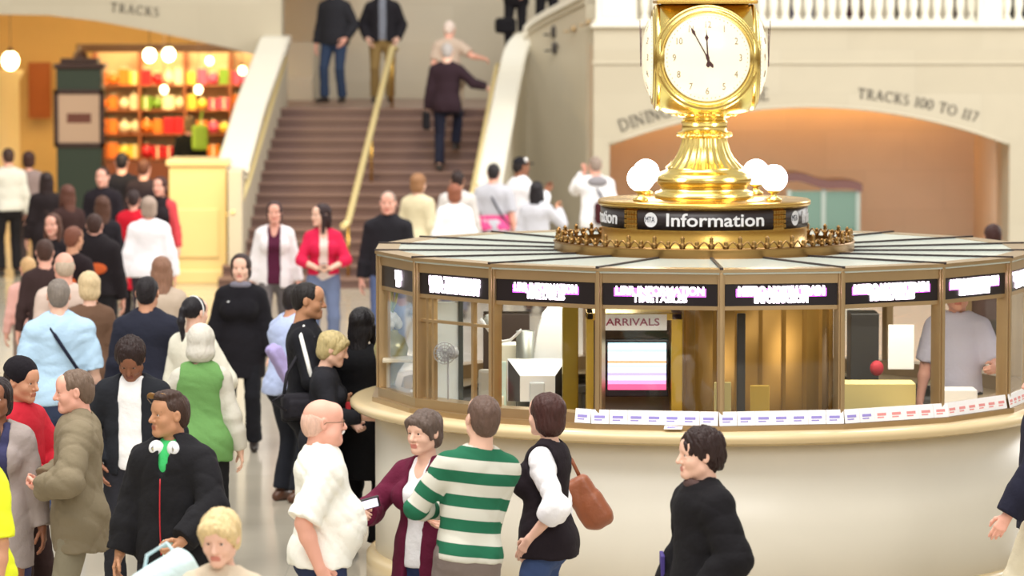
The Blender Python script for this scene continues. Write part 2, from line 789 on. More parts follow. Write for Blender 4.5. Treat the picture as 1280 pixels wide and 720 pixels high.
        E((0, .022, -.025), (.064, .068, .082), .03)
        for sg in (1, -1):
            Cn((sg * .048 * jw, .0, -.068), (sg * .012, .062, -.098), .024, .020, .03)
            E((sg * .038, .052, -.035), (.026, .028, .026), .025)
        E((0, .073, -.098), (.023, .019, .018), .02)
        Cn((-.032, .074, .020), (.032, .074, .020), .015, k=.018)
        E((0, .055, .05), (.055, .04, .045), .03)
        if P.get('chins'):
            E((0, .02, -.105), (.06, .06, .035), .03)
            for sg in (1, -1):
                E((sg * .05, .03, -.07), (.032, .04, .035), .03)
        for sg in (1, -1):
            E((sg * .031, .097, .002), (.019, .014, .012), .012, 'sub')
            if tier < 2:
                Cn((sg * .017, .083, .010), (sg * .045, .077, .008), .0055, k=.005)
                Cn((sg * .018, .084, -.010), (sg * .044, .078, -.009), .0045, k=.006)
        nz = P.get('nose', 1.0)
        Cn((0, .084, .012), (0, .084 + .024 * nz, -.032), .009, .0135, .012)
        for sg in (1, -1):
            E((sg * .012, .091, -.037), (.009, .011, .008), .007)
        # mouth
        Cn((-.020, .085, -.064), (.020, .085, -.064), .008, k=.008)
        Cn((-.016, .085, -.076), (.016, .085, -.076), .008, k=.008)
        if tier < 2:
            Cn((-.024, .097, -.0695), (.024, .097, -.0695), .003, k=.004, op='sub')
        # ears
        for sg in (1, -1):
            rz = rotm('Z', sg * 20)
            E((sg * .080, -.012, -.004), (.009, .020, .032), .008, rot=rz)
            if tier < 1:
                E((sg * .090, -.006, -.002), (.008, .010, .016), .006, 'sub', rot=rz)
        fines = []
        if tier < 3:
            fines.append((R.Hc - .14 * h, R.Hc + .14 * h))
        # arms
        aw = (1.0 if R.male else .86) * (.6 + .4 * R.w)
        R.hands = {}
        for sg, a in R.arm.items():
            S.cone(a['S'], a['E'], .050 * s * aw, .040 * s * aw, k=.03)
            mid = a['E'] + (a['W'] - a['E']) * .3
            S.cone(a['E'], mid, .039 * s * aw, .042 * s * aw, k=.02)
            S.cone(mid, a['W'], .042 * s * aw, .027 * s * aw, k=.02)
            c = R.hand(S, sg, a, tier)
            fines.append((c - .095 * s, c + .095 * s))
        # legs
        for sg, q in R.leg.items():
            S.cone(q['H'], q['K'], .082 * s * R.w, .054 * s, k=.04)
            m = q['K'] + (q['A'] - q['K']) * .3
            S.cone(q['K'], m, .052 * s, .056 * s, k=.03)
            S.cone(m, q['A'], .056 * s, .036 * s, k=.03)
            S.cone(q['A'] - vec(0, 0, .03 * s), q['A'] + q['fd'] * .13 * s - vec(0, 0, .045 * s), .036 * s, .024 * s, k=.02)
        coarse, fine = ((.018, .0036), (.02, .005), (.022, .0075), (.022, .011))[tier]
        me, V_, Q = S.mesh(name, coarse, fine, fines)
        o = link_mesh(name, me, mats, parent)
        # lips
        cen = V_[Q].mean(1) - R.Hc
        loc = (cen @ R.Rh) / R.hs
        lip = (np.abs(loc[:, 0]) < .025 - .25 * np.abs(loc[:, 2] + .07)) & (loc[:, 1] > .08) & (loc[:, 2] < -.0585) & (loc[:, 2] > -.0815)
        me.polygons.foreach_set('material_index', lip.astype(np.int32))
        return o

    def hand(R, S, sg, a, tier):
        s = R.s * (1.0 if R.male else .92)
        f = a['f']
        t = a['t'] - f * float(a['t'] @ f)
        t = unit(t)
        n = np.cross(t, f) * sg      # palm normal
        n = unit(n)
        W = a['W']
        c = a['c']
        fat = 1.0 if tier < 2 else 1.12

        def pt(x, y, z=0.0):
            return W + (f * x + t * y + n * z) * s
        S.cone(W, pt(.03, 0), .026 * s, .022 * s, k=.015)
        kn = [(.086, .028), (.09, .0095), (.086, -.009), (.078, -.026)]
        ln = [(.044, .026, .021), (.048, .029, .022), (.044, .027, .021), (.034, .021, .019)]
        for i, (kx, ky) in enumerate(kn):
            S.cone(pt(.02, ky * .55), pt(kx, ky), .015 * s, .0115 * s, k=.013)
            p = pt(kx, ky)
            ang = 0
            r = .0092 if i < 3 else .0082
            for j, L in enumerate(ln[i]):
                ang += c * (1.15, 1.35, .9)[j] * (1 + .08 * i)
                d = f * math.cos(ang) + n * math.sin(ang) + t * (ky * 1.2 * (1 - min(1, ang)))
                q = p + unit(d) * L * s
                S.cone(p, q, r * s * fat, (r - .0008) * s * fat, k=.004)
                p = q
                r -= .0007
        p = pt(.022, .018, .006)
        for j, (L, d) in enumerate(((.042, (.62, .72, .35)), (.032, (.85, .35 - .3 * c, .35 + .4 * c)), (.026, (.9, .1 - .4 * c, .3 + .6 * c)))):
            q = p + unit(f * d[0] + t * d[1] + n * d[2]) * L * s
            S.cone(p, q, (.0145, .011, .010)[j] * s, (.011, .010, .008)[j] * s, k=.008)
            p = q
        R.hands[sg] = dict(c=pt(.085, 0, .02 + .015 * c), f=f, t=t, n=n, W=W)
        return pt(.09, .0, .01)

    def top(R, name, m, parent, off=.012, hem=.9, sleeve=1.0, neck='crew', opening=0.0, tier=1, seed=1, wr=.004,
            collar=False, hood=False, flare=0.0, puff=0.0, stand=0.0):
        s = R.s
        S = Sdf()
        R.torso(S, off, low=hem if hem < .9 else None, flare=flare)
        if collar:
            S.torus(R.up(0, -.015, 1.475), .062 * s, .011 * s, R.Rc @ vec(0, -.35, 1), k=.012, sx=1.05)
            for sg in (1, -1):
                S.cone(R.up(sg * .045, .045, 1.462), R.up(sg * .055, .10, 1.425), .013 * s, .010 * s, k=.01)
        # neck opening
        nb = R.up(0, -.02, 1.50)
        S.ell(nb, vec(.066, .064, .05) * s, R=R.Rc, k=.008, op='sub')
        if neck == 'v':
            S.cone(R.up(0, .06, 1.47), R.up(0, .16, 1.30), .055 * s, .01 * s, k=.01, op='sub')
        if neck == 'deep':
            S.cone(R.up(0, .05, 1.47), R.up(0, .17, 1.20), .075 * s, .015 * s, k=.01, op='sub')
        if opening:
            S.box(R.up(0, .25, (hem + 1.46) / 2), vec(opening, .24, (1.5 - hem) / 2 + .04) * s, R=R.Rc, k=.012, op='sub')
        if hem < .9:
            S.plane(vec(0, 0, hem) * s, (0, 0, -1))
        else:
            S.plane(R.up(0, 0, hem), -(R.Rc @ vec(0, 0, 1)))
        if stand:
            S.torus(R.up(0, -.015, 1.485), .066 * s, stand * s, R.Rc @ vec(0, -.3, 1), k=.012, sx=1.05)
        if hood:
            S.ell(R.up(0, -.09, 1.44), vec(.13, .075, .07) * s, R=R.Rc, k=.03)
        aw = (1.0 if R.male else .86) * (.6 + .4 * R.w)
        if sleeve:
            for sg, a in R.arm.items():
                tot = sleeve * 2
                if tot <= 1:
                    b = a['S'] + (a['E'] - a['S']) * tot
                    S.cone(a['S'], b, .055 * s * aw + off, .050 * s * aw + off + puff + .012, k=.04, cap=(0, 1))
                else:
                    S.cone(a['S'], a['E'], .054 * s * aw + off, .043 * s * aw + off + puff * .6, k=.04)
                    t = min(tot - 1, .98)
                    mid = a['E'] + (a['W'] - a['E']) * t * .4
                    b = a['E'] + (a['W'] - a['E']) * t
                    S.cone(a['E'], mid, .043 * s * aw + off + puff, .043 * s * aw + off + puff, k=.02)
                    S.cone(mid, b, .043 * s * aw + off + puff, .034 * s * aw + off + puff * .8, k=.02, cap=(0, 1))
        if name == 'waistcoat':
            for sg, a in R.arm.items():
                S.cone(a['S'] + vec(sg * .02, 0, .02) * s, a['E'], .082 * s, .075 * s, k=.02, op='sub')
        if wr:
            S.wrinkle(wr * 1.5, 26, seed, dirs=(1, 1, 1.3))
            S.wrinkle(wr * .22, 60, seed + 5)
        coarse = (.0095, .0115, .015, .02)[tier]
        me, V_, Q = S.mesh(name, coarse)
        o = link_mesh(name, me, m, parent)
        if m == STRIPED:
            cl = (V_ - R.pc) @ R.Rc / s
            best = cl[:, 2].copy() + .95
            rad = np.full(len(V_), 9.0)
            for sg, a in R.arm.items():
                for p, q, base in ((a['S'], a['E'], 1.385), (a['E'], a['W'], 1.10)):
                    d = q - p
                    L = float(np.linalg.norm(d))
                    hh = np.clip(((V_ - p) @ d) / L ** 2, 0, 1)
                    dd = np.linalg.norm(V_ - p - hh[:, None] * d, axis=1)
                    lim = (.088 if base > 1.3 else .080) * s
                    on = (dd < lim) & (dd < rad) & ((hh > .3) | (base < 1.3))
                    best[on] = (base - hh * L / s)[on]
                    rad[on] = dd[on]
            at = me.attributes.new('along', 'FLOAT', 'POINT')
            at.data.foreach_set('value', best.astype(np.float32))
        return o

    def trousers(R, name, m, parent, off=.012, length=.97, tier=1, seed=3, wr=.004, flare=.012, top=1.02):
        s, w = R.s, R.w
        S = Sdf()
        hw = .162 if R.male else .168
        S.cone(vec(0, -.005, .93) * s, vec(0, .0, 1.0) * s, hw * s * w + off * .6, .15 * s * w + off * .5, k=.04, w=vec(0, 1, 0), flat=.72)
        for sg in (1, -1):
            S.ell(vec(sg * .07, -.06, .92) * s, vec(.08, .075, .09) * s * w + off * .6, k=.04)
        S.plane(vec(0, 0, top) * s, (0, 0, 1))
        for sg, q in R.leg.items():
            S.cone(q['H'], q['K'], .084 * s * w + off, .058 * s + off, k=.03)
            b = q['K'] + (q['A'] - q['K']) * length
            S.cone(q['K'], b, .058 * s + off, .046 * s + off + flare, k=.02, cap=(0, 1))
        S.wrinkle(wr * 1.5, 30, seed, dirs=(.7, .7, 1.4))
        coarse = (.011, .013, .017, .022)[tier]
        me, _, _ = S.mesh(name, coarse)
        return link_mesh(name, me, m, parent)

    def shoes(R, m, parent, tier=1):
        s = R.s * (1 if R.male else .93)
        for sg, q in R.leg.items():
            S = Sdf()
            A = q['A']
            f = q['fd']
            S.cone(A + f * -.045 * s - vec(0, 0, .045) * s, A + f * .15 * s - vec(0, 0, .05) * s, .040 * s, .034 * s, k=.02)
            S.cone(A - vec(0, 0, .01) * s, A + f * .07 * s - vec(0, 0, .035) * s, .044 * s, .036 * s, k=.03)
            S.plane(A - vec(0, 0, .078) * s, (0, 0, -1))
            S.plane(A + vec(0, 0, .02) * s, (0, 0, 1))
            me, _, _ = S.mesh('shoe', (.008, .009, .012, .016)[tier])
            link_mesh('shoe', me, m, parent)

    def hair(R, style, m, parent, tier=1, seed=4, amp=.004):
        S = Sdf()
        h = R.hs
        Rh = R.Rh

        def E(c, r, k=.02, op='add', rot=None):
            S.ell(R.hd(*c), vec(*r) * h, R=(Rh if rot is None else Rh @ rot), k=k * h, op=op)

        def Cn(a, b, ra, rb=None, k=.02, op='add', **kw):
            S.cone(R.hd(*a), R.hd(*b), ra * h, None if rb is None else rb * h, k=k * h, op=op, **kw)

        def Pl(p, n):
            S.plane(R.hd(*p), Rh @ unit(n))

        def face(zt=.055, w=.068, z0=-.05):
            zt -= .014
            E((0, .125, z0 + .015), (w, .085, zt - z0 + .03), .012, 'sub')

        def ears():
            for sg in (1, -1):
                E((sg * .085, .012, -.012), (.02, .026, .036), .008, 'sub')
        if style == 'short':
            E((0, -.020, .036), (.084, .104, .092))
            E((0, -.06, -.02), (.068, .06, .07), .03)
            Pl((0, -.05, -.075), (0, .25, -1))
            Pl((0, .06, -.01), (0, 1, -.75))
            face(.05)
            ears()
        elif style == 'crop':
            E((0, -.020, .032), (.084, .104, .091))
            E((0, -.06, -.02), (.064, .058, .065), .03)
            Pl((0, -.05, -.06), (0, .3, -1))
            Pl((0, .05, .0), (0, 1, -.8))
            face(.05)
            ears()
        elif style == 'quiff':
            E((0, -.020, .036), (.081, .102, .090))
            E((0, -.06, -.02), (.066, .058, .068), .03)
            Pl((0, -.05, -.07), (0, .25, -1))
            Pl((0, .06, -.01), (0, 1, -.75))
            face(.05)
            ears()
            E((0, .045, .098), (.055, .05, .030), .02)
            E((.0, .0, .112), (.058, .06, .026), .02)
        elif style == 'curly':
            E((0, -.020, .045), (.098, .118, .105))
            E((0, -.07, -.02), (.082, .07, .075), .03)
            Pl((0, -.05, -.085), (0, .25, -1))
            Pl((0, .065, -.02), (0, 1, -.6))
            face(.055)
            amp = max(amp, .009)
        elif style == 'bald':
            E((0, -.020, .010), (.0835, .103, .080))
            E((0, -.06, -.03), (.066, .058, .06), .03)
            Pl((0, -.06, .045), (0, .55, 1))
            Pl((0, -.05, -.07), (0, .25, -1))
            Pl((0, .012, 0), (0, 1, -.1))
            ears()
            amp = .002
        elif style == 'bob':
            E((0, -.022, .036), (.094, .113, .098))
            E((0, -.04, -.045), (.092, .085, .085), .03)
            Pl((0, -.05, -.125), (0, .15, -1))
            face(.05, .066, -.07)
            S.cone(R.neck, R.hd(0, 0, -.06), .05, .05, k=.01, op='sub')
            E((0, .05, -.12), (.06, .08, .07), .02, 'sub')
        elif style == 'feather':
            E((0, -.022, .038), (.094, .114, .097))
            E((0, -.055, -.035), (.082, .07, .075), .03)
            Pl((0, -.05, -.1), (0, .15, -1))
            face(.042, .062, -.07)
            E((.01, .060, .066), (.068, .042, .036), .02)
            E((-.045, .052, .045), (.034, .034, .03), .02)
            E((.05, .05, .045), (.03, .034, .03), .02)
            Cn((-.07, .045, .04), (-.075, .02, -.03), .016, .012)
            Cn((.07, .045, .04), (.075, .02, -.03), .016, .012)
            amp = max(amp, .005)
        elif style in ('long', 'verylong'):
            E((0, -.022, .036), (.090, .112, .096))
            E((0, -.05, -.05), (.088, .075, .09), .03)
            z = -.26 if style == 'long' else -.38
            S.cone(R.hd(0, -.065, -.06), R.hd(0, -.065, -.06) + vec(0, -.02 * h, z * h + .02) + (Rh @ vec(0, -.02, 0)), .085 * h, .062 * h, k=.03,
                   w=unit(Rh @ vec(0, 1, 0)), flat=.55)
            for sg in (1, -1):
                Cn((sg * .072, .0, -.02), (sg * .078, .015, -.19), .028, .02, .03)
            face(.052, .064, -.08)
            S.cone(R.hd(0, .04, -.02), R.hd(0, .06, -.25), .055 * h, .055 * h, k=.01, op='sub')
        elif style == 'pony':
            E((0, -.020, .034), (.084, .105, .093))
            Pl((0, -.05, -.06), (0, .4, -1))
            face(.05)
            ears()
            E((0, -.125, .03), (.025, .03, .025), .01)
            S.cone(R.hd(0, -.135, .02), R.hd(0, -.15, -.06), .024 * h, .028 * h, k=.02)
            S.cone(R.hd(0, -.15, -.06), R.hd(0, -.12, -.26), .028 * h, .012 * h, k=.02)
        elif style == 'bun':
            E((0, -.020, .034), (.084, .105, .093))
            Pl((0, -.05, -.06), (0, .4, -1))
            face(.05)
            ears()
            E((0, -.115, .055), (.042, .04, .042), .01)
        elif style == 'cap':
            E((0, -.018, .042), (.084, .106, .088))
            Pl((0, 0, .032), (0, -.12, -1))
            b = rotm('X', -12)
            E((0, .115, .040), (.066, .062, .009), .01, rot=b)
            amp = 0
        elif style == 'beanie':
            E((0, -.022, .050), (.092, .112, .100))
            E((0, -.05, -.0), (.088, .085, .06), .03)
            Pl((0, 0, .0), (0, -.5, -1))
            amp = .002
        elif style == 'hood':
            E((0, -.025, .03), (.10, .118, .112))
            E((0, -.05, -.07), (.105, .10, .08), .04)
            E((0, .12, -.01), (.066, .09, .09), .02, 'sub')
            Pl((0, -.05, -.16), (0, .1, -1))
        elif style == 'moustache':
            for sg in (1, -1):
                Cn((sg * .003, .100, -.052), (sg * .027, .090, -.062), .0085, .005, .004)
            amp = .0006
        elif style == 'beard':
            E((0, .02, -.085), (.068, .075, .05))
            E((0, .05, -.06), (.045, .05, .05), .02)
            Pl((0, 0, -.035), (0, .3, 1))
            E((0, .11, -.055), (.022, .03, .018), .01, 'sub')
            amp = .002
        if amp:
            S.wrinkle(amp * .8, 90, seed, dirs=(1, 1, .35))
            S.wrinkle(amp * .6, 190, seed + 9, dirs=(1, 1, .3))
        name = {'cap': 'cap', 'beanie': 'knitted_hat', 'hood': 'hood', 'moustache': 'moustache', 'beard': 'beard'}.get(style, 'hair')
        fine = (.0038, .005, .0075, .011)[tier]
        if style == 'moustache':
            fine = .0026
        me, _, _ = S.mesh(name, fine)
        return link_mesh(name, me, m, parent)

    def eyes(R, parent, tier, brow=(60, 42, 32), thick=1.0):
        h = R.hs
        white = mat('eye white', rgb(235, 230, 225), .25)
        iris = mat('iris', rgb(45, 32, 26), .2)
        bm_ = hair_mat(*brow)
        for sg in (1, -1):
            b = B()
            c = vec(0, 0, 0)
            r = .0125 * h
            q = bmesh.ops.create_uvsphere(b.bm, u_segments=14, v_segments=10, radius=r)
            for f in b.bm.faces:
                f.smooth = True
            rot = Matrix.Rotation(-PI / 2, 3, 'X')
            for v in q['verts']:
                v.co = rot @ v.co
            for f in b.bm.faces:
                if f.calc_center_median().y > r * .80:
                    f.material_index = 1
            me = bpy.data.meshes.new('eye')
            b.bm.to_mesh(me)
            b.bm.free()
            M = Matrix([list(map(float, x)) for x in R.Rh]).to_4x4()
            M.translation = Vector(map(float, R.hd(sg * .0305, .0735, .001)))
            me.transform(M)
            link_mesh('eye', me, [white, iris], parent)
            S = Sdf()
            S.cone(R.hd(sg * .014, .090, .0225), R.hd(sg * .034, .0875, .028), .0035 * h * thick, .0038 * h * thick, k=.004)
            S.cone(R.hd(sg * .034, .0875, .028), R.hd(sg * .052, .072, .021), .0038 * h * thick, .0025 * h * thick, k=.004)
            me, _, _ = S.mesh('eyebrow', .0025)
            link_mesh('eyebrow', me, bm_, parent)

    def glasses(R, parent, m=None, r=.0012):
        m = m or mat('glasses frame', rgb(120, 100, 80), .3, 1.0)
        b = B()
        h = R.hs

        def P3(x, y, z):
            return Vector(map(float, R.hd(x, y, z)))
        for sg in (1, -1):
            pts = [P3(sg * .033 + .023 * math.cos(a), .101 - .006 * abs(sg * .033 + .023 * math.cos(a)) / .05, -.003 + .017 * math.sin(a))
                   for a in [2 * PI * i / 18 for i in range(18)]]
            b.tube(pts, r, 6, closed=True)
            b.tube([P3(sg * .056, .098, .003), P3(sg * .074, .06, .004), P3(sg * .083, .0, .004), P3(sg * .084, -.02, -.012)], r, 6)
        b.tube([P3(-.011, .103, .002), P3(0, .106, .006), P3(.011, .103, .002)], r, 6)
        return b.build('glasses', m, parent)




def striped_mat():
    m = bpy.data.materials.new('striped knit')
    m.use_nodes = True
    nt = m.node_tree
    n, l = nt.nodes, nt.links
    b = n['Principled BSDF']
    b.inputs['Roughness'].default_value = .9
    b.inputs['Specular IOR Level'].default_value = .2
    at = n.new('ShaderNodeAttribute')
    at.attribute_name = 'along'
    x = n.new('ShaderNodeMath')
    x.operation = 'MULTIPLY_ADD'
    x.inputs[1].default_value = 1 / .124
    x.inputs[2].default_value = .50
    l.new(at.outputs['Fac'], x.inputs[0])
    y = n.new('ShaderNodeMath')
    y.operation = 'FRACT'
    l.new(x.outputs[0], y.inputs[0])
    z = n.new('ShaderNodeMath')
    z.operation = 'GREATER_THAN'
    z.inputs[1].default_value = .5
    l.new(y.outputs[0], z.inputs[0])
    mx = n.new('ShaderNodeMix')
    mx.data_type = 'RGBA'
    mx.inputs['A'].default_value = (*rgb(38, 104, 76), 1)
    mx.inputs['B'].default_value = (*rgb(208, 206, 194), 1)
    l.new(z.outputs[0], mx.inputs['Factor'])
    l.new(mx.outputs['Result'], b.inputs['Base Color'])
    return m


STRIPED = striped_mat()


def person(label, px, py, h=1.7, yaw=0, base=0.0, tier=None, skin='fair', hair=None, clothes=(), shoes=(40, 32, 28),
           eyes=None, brow=(60, 42, 32), browk=1.0, glasses=False, group=None, extra=(), cat='person', Y=None, **P):
    P['h'] = h
    R = Rig(P)
    top = R.Hc + R.Rh @ vec(0, -.01, .115) * R.hs
    a = math.radians(yaw)
    ca, sa = math.cos(a), math.sin(a)
    off = Vector((top[0] * ca - top[1] * sa, top[0] * sa + top[1] * ca, 0))
    if Y is None:
        w = on_z(px, py, base + float(top[2]))
    else:
        w = on_y(px, py, Y)
        base = w.z - float(top[2])
    loc = Vector((w.x - off.x, w.y - off.y, base))
    dist = w.y
    if tier is None:
        tier = 0 if dist < 24 else 1 if dist < 36 else 2
    root = thing('person', label, cat, loc, a, group)
    R.body('body', tier, skin_mats(skin), root)
    if eyes is None:
        fy = yaw + P.get('head', (0, 0, 0))[0]
        eyes = math.cos(math.radians(fy)) < .35
    if eyes and tier < 3:
        R.eyes(root, tier, brow, browk)
    if glasses:
        R.glasses(root, None, .0018 if tier == 0 else .003)
    if hair:
        R.hair(hair[0], hair_mat(*hair[1]) if hair[0] not in ('cap', 'hood', 'beanie') else fabric(*hair[1]), root, tier)
    for e in extra:
        R.hair(e[0], hair_mat(*e[1]) if e[0] not in ('cap', 'hood', 'beanie') else fabric(*e[1]), root, tier)
    for i, g in enumerate(clothes):
        g = dict(g)
        kd = g.pop('k')
        col = g.pop('c')
        m = STRIPED if col == 'striped' else fabric(*col)
        if kd == 'trousers':
            R.trousers('trousers', m, root, tier=tier, seed=int(px) + i, **g)
        else:
            R.top(kd, m, root, tier=tier, seed=int(px) + 7 * i, **g)
    R.shoes(mat('leather_%d_%d_%d' % shoes, rgb(*shoes), .45), root, tier)
    R.root = root
    R.yaw = a
    R.M = Matrix.Translation(loc) @ Matrix.Rotation(a, 4, 'Z')
    return R


def wpt(R, p):
    return R.M @ Vector(map(float, p))
# ---------------------------------------------------------------- light and air
world = bpy.data.worlds.new('hall light')
SC.world = world
world.use_nodes = True
nt = world.node_tree
bg = nt.nodes['Background']
tc = nt.nodes.new('ShaderNodeTexCoord')
sep = nt.nodes.new('ShaderNodeSeparateXYZ')
cr = nt.nodes.new('ShaderNodeValToRGB')
nt.links.new(tc.outputs['Generated'], sep.inputs[0])
mr = nt.nodes.new('ShaderNodeMapRange')
mr.inputs['From Min'].default_value = -1
nt.links.new(sep.outputs['Z'], mr.inputs['Value'])
nt.links.new(mr.outputs[0], cr.inputs[0])
e = cr.color_ramp.elements
e[0].position = 0.0
e[0].color = (*rgb(190, 175, 150), 1)
e[1].position = 1.0
e[1].color = (*rgb(235, 232, 220), 1)
for p, c in ((.48, (120, 98, 70)), (.53, (170, 150, 118)), (.62, (250, 247, 240)), (.75, (208, 207, 203))):
    q = e.new(p)
    q.color = (*rgb(*c), 1)
nt.links.new(cr.outputs[0], bg.inputs[0])
bg.inputs[1].default_value = 1.0


def area(name, loc, size, energy, col=(1, .975, .94), rot=(0, 0, 0), sy=None, spread=None):
    l = bpy.data.lights.new(name, 'AREA')
    l.energy = energy
    l.size = size
    if sy:
        l.shape = 'RECTANGLE'
        l.size_y = sy
    l.color = col
    if spread:
        l.spread = math.radians(spread)
    o = bpy.data.objects.new(name, l)
    C.objects.link(o)
    o.location = loc
    o.rotation_euler = rot
    return o


area('skylight', (-3, 20, 17), 16, 4300, rot=(.15, 0, 0))
area('hall_window_light', (6, -2, 13), 9, 2200, rot=(math.radians(58), 0, .15))
area('east_window_light', (-1, 44, 12), 10, 1700, rot=(math.radians(20), 0, 0))

area('right_fill_light', (17, 47, 9), 8, 2200, rot=(0, math.radians(62), 0))  # fill added from the right to lift the shaded curved stair wall

# ---------------------------------------------------------------- materials


def stone(name, col, rough=.35, var=.12, tile=None, seam=.82, vs=1.3, dist=3):
    m = bpy.data.materials.new(name)
    m.use_nodes = True
    n, l = m.node_tree.nodes, m.node_tree.links
    b = n['Principled BSDF']
    b.inputs['Roughness'].default_value = rough
    tc = n.new('ShaderNodeTexCoord')
    t = n.new('ShaderNodeTexNoise')
    t.inputs['Scale'].default_value = vs
    t.inputs['Detail'].default_value = 7
    t.inputs['Distortion'].default_value = dist * .3
    l.new(tc.outputs['Object'], t.inputs['Vector'])
    mx = n.new('ShaderNodeMix')
    mx.data_type = 'RGBA'
    mx.inputs['A'].default_value = (*[min(1, c * (1 + var)) for c in col], 1)
    mx.inputs['B'].default_value = (*[c * (1 - var) for c in col], 1)
    l.new(t.outputs['Fac'], mx.inputs['Factor'])
    out = mx.outputs['Result']
    if tile:
        br = n.new('ShaderNodeTexBrick')
        br.offset = tile[3] if len(tile) > 3 else 0.0
        br.inputs['Scale'].default_value = 1
        br.inputs['Brick Width'].default_value = tile[0]
        br.inputs['Row Height'].default_value = tile[1]
        br.inputs['Mortar Size'].default_value = .006
        br.inputs['Mortar Smooth'].default_value = .3
        br.inputs['Color1'].default_value = (1, 1, 1, 1)
        br.inputs['Color2'].default_value = (.93, .92, .90, 1)
        br.inputs['Mortar'].default_value = (seam, seam, seam, 1)
        if tile[2] == 'wall':
            mp = n.new('ShaderNodeMapping')
            mp.inputs['Rotation'].default_value = (PI / 2, 0, 0)
            l.new(tc.outputs['Object'], mp.inputs['Vector'])
            l.new(mp.outputs[0], br.inputs['Vector'])
        else:
            l.new(tc.outputs['Object'], br.inputs['Vector'])
        m2 = n.new('ShaderNodeMix')
        m2.data_type = 'RGBA'
        m2.blend_type = 'MULTIPLY'
        m2.inputs['Factor'].default_value = 1
        l.new(out, m2.inputs['A'])
        l.new(br.outputs['Color'], m2.inputs['B'])
        out = m2.outputs['Result']
    l.new(out, b.inputs['Base Color'])
    return m


M_wall = stone('pale marble wall', rgb(194, 185, 164), .45, .06, tile=(1.9, .62, 'wall', .5), seam=.9)
M_wall_plain = stone('pale marble', rgb(200, 191, 170), .4, .05)
M_coping = stone('polished marble coping', rgb(240, 236, 222), .25, .04)
M_floor = stone('marble floor', rgb(192, 184, 168), .15, .07, tile=(1.5, 1.5, 'floor'), seam=.86)
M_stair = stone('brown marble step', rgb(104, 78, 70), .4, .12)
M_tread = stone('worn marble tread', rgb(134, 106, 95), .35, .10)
M_counter = stone('cream marble counter', rgb(214, 192, 150), .22, .08)
M_boothwall = stone('cream marble booth wall', rgb(222, 216, 202), .35, .05)
M_warm = stone('tan stone', rgb(208, 184, 156), .5, .07, tile=(1.2, .6, 'wall', .5), seam=.88)
M_brass = mat('brass', rgb(205, 165, 88), .27, 1.0, bump=.05, bscale=25)
M_brass_dk = mat('aged brass', rgb(150, 116, 70), .38, 1.0, bump=.1, bscale=30, var=.15, vscale=8)
M_gold = mat('polished gold brass', rgb(240, 212, 128), .22, 1.0)
M_bronze = mat('bronze frame', rgb(186, 160, 122), .35, .8, var=.12, vscale=6)
M_black = mat('black panel', rgb(20, 12, 18), .35)
M_dark = mat('dark metal', rgb(34, 34, 36), .4)
M_glass = glass_mat()
M_white = mat('white plastic', rgb(236, 238, 238), .4)
M_paper = mat('white paper', rgb(245, 244, 242), .8)
M_grey = mat('grey plastic', rgb(150, 152, 156), .45)

# ---------------------------------------------------------------- floor and walls
b = B()
b.box((-14, 8, -.3), (22, 80, 0))
tag(b.build('floor', M_floor), kind='structure')

WY = 56.0


def X_at(px, py, Y):
    return on_y(px, py, Y).x


def Z_at(px, py, Y):
    return on_y(px, py, Y).z


# right wall with its segmental arch
arch = []
for i in range(25):
    px = 762 + 500 * i / 24
    py = 133 + 47 * ((px - 1012) / 250) ** 2
    p = on_y(px, py, WY)
    arch.append((p.x, p.z))
xr, xl = arch[-1][0], arch[0][0]
X0 = X_at(742, 60, WY)
ztop = Z_at(1000, 34, WY)
poly = [(X0, 0), (X0, ztop), (14, ztop), (14, 0), (xr, 0)] + arch[::-1] + [(xl, 0)]
b = B()
b.prism(poly, 'y', WY, WY + .9)
tag(b.build('wall_right', M_wall), kind='structure')
b = B()
zs = Z_at(1000, 78, WY)
b.box((X0 - .02, WY - .03, zs - .02), (14, WY, zs + .015))
tag(b.build('trim_1', M_wall_plain), kind='structure')
b = B()
b.box((X0 - .04, WY - .09, ztop), (14, WY + .95, ztop + .05), .012)
tag(b.build('trim_2', M_coping), kind='structure')
# arch edge moulding
b = B()
pts = [Vector((x, WY - .01, z)) for x, z in arch]
b.tube(pts, .022, 6)
tag(b.build('trim_3', M_wall_plain, smooth=True), kind='structure')
# ramp hall behind the right arch
b = B()
b.box((xl - .3, 60.4, -2), (xr + 2.5, 60.7, ztop))
tag(b.build('wall_ramp_back', M_warm), kind='structure')
b = B()
b.box((xl - .25, WY + .9, 0), (xl - .02, 60.7, ztop - .25))
tag(b.build('wall_ramp_left', M_warm), kind='structure')
b = B()
b.box((xr + .02, WY + .9, -1), (xr + .35, 60.4, ztop))
tag(b.build('wall_ramp_right', M_warm), kind='structure')
b = B()
b.box((X0, WY + .9, ztop - .25), (14, 64, ztop))
tag(b.build('ceiling_ramp', M_wall_plain), kind='structure')
area('ramp_lamp_light', (4.0, 60.1, 2.52), 5.4, 44, (1, .46, .09), rot=(math.radians(14), 0, 0), sy=.12)
area('ramp_fill_light', (4.6, 57.5, 1.0), 4.5, 30, (1, .90, .90), rot=(math.radians(85), 0, 0), sy=1.2)
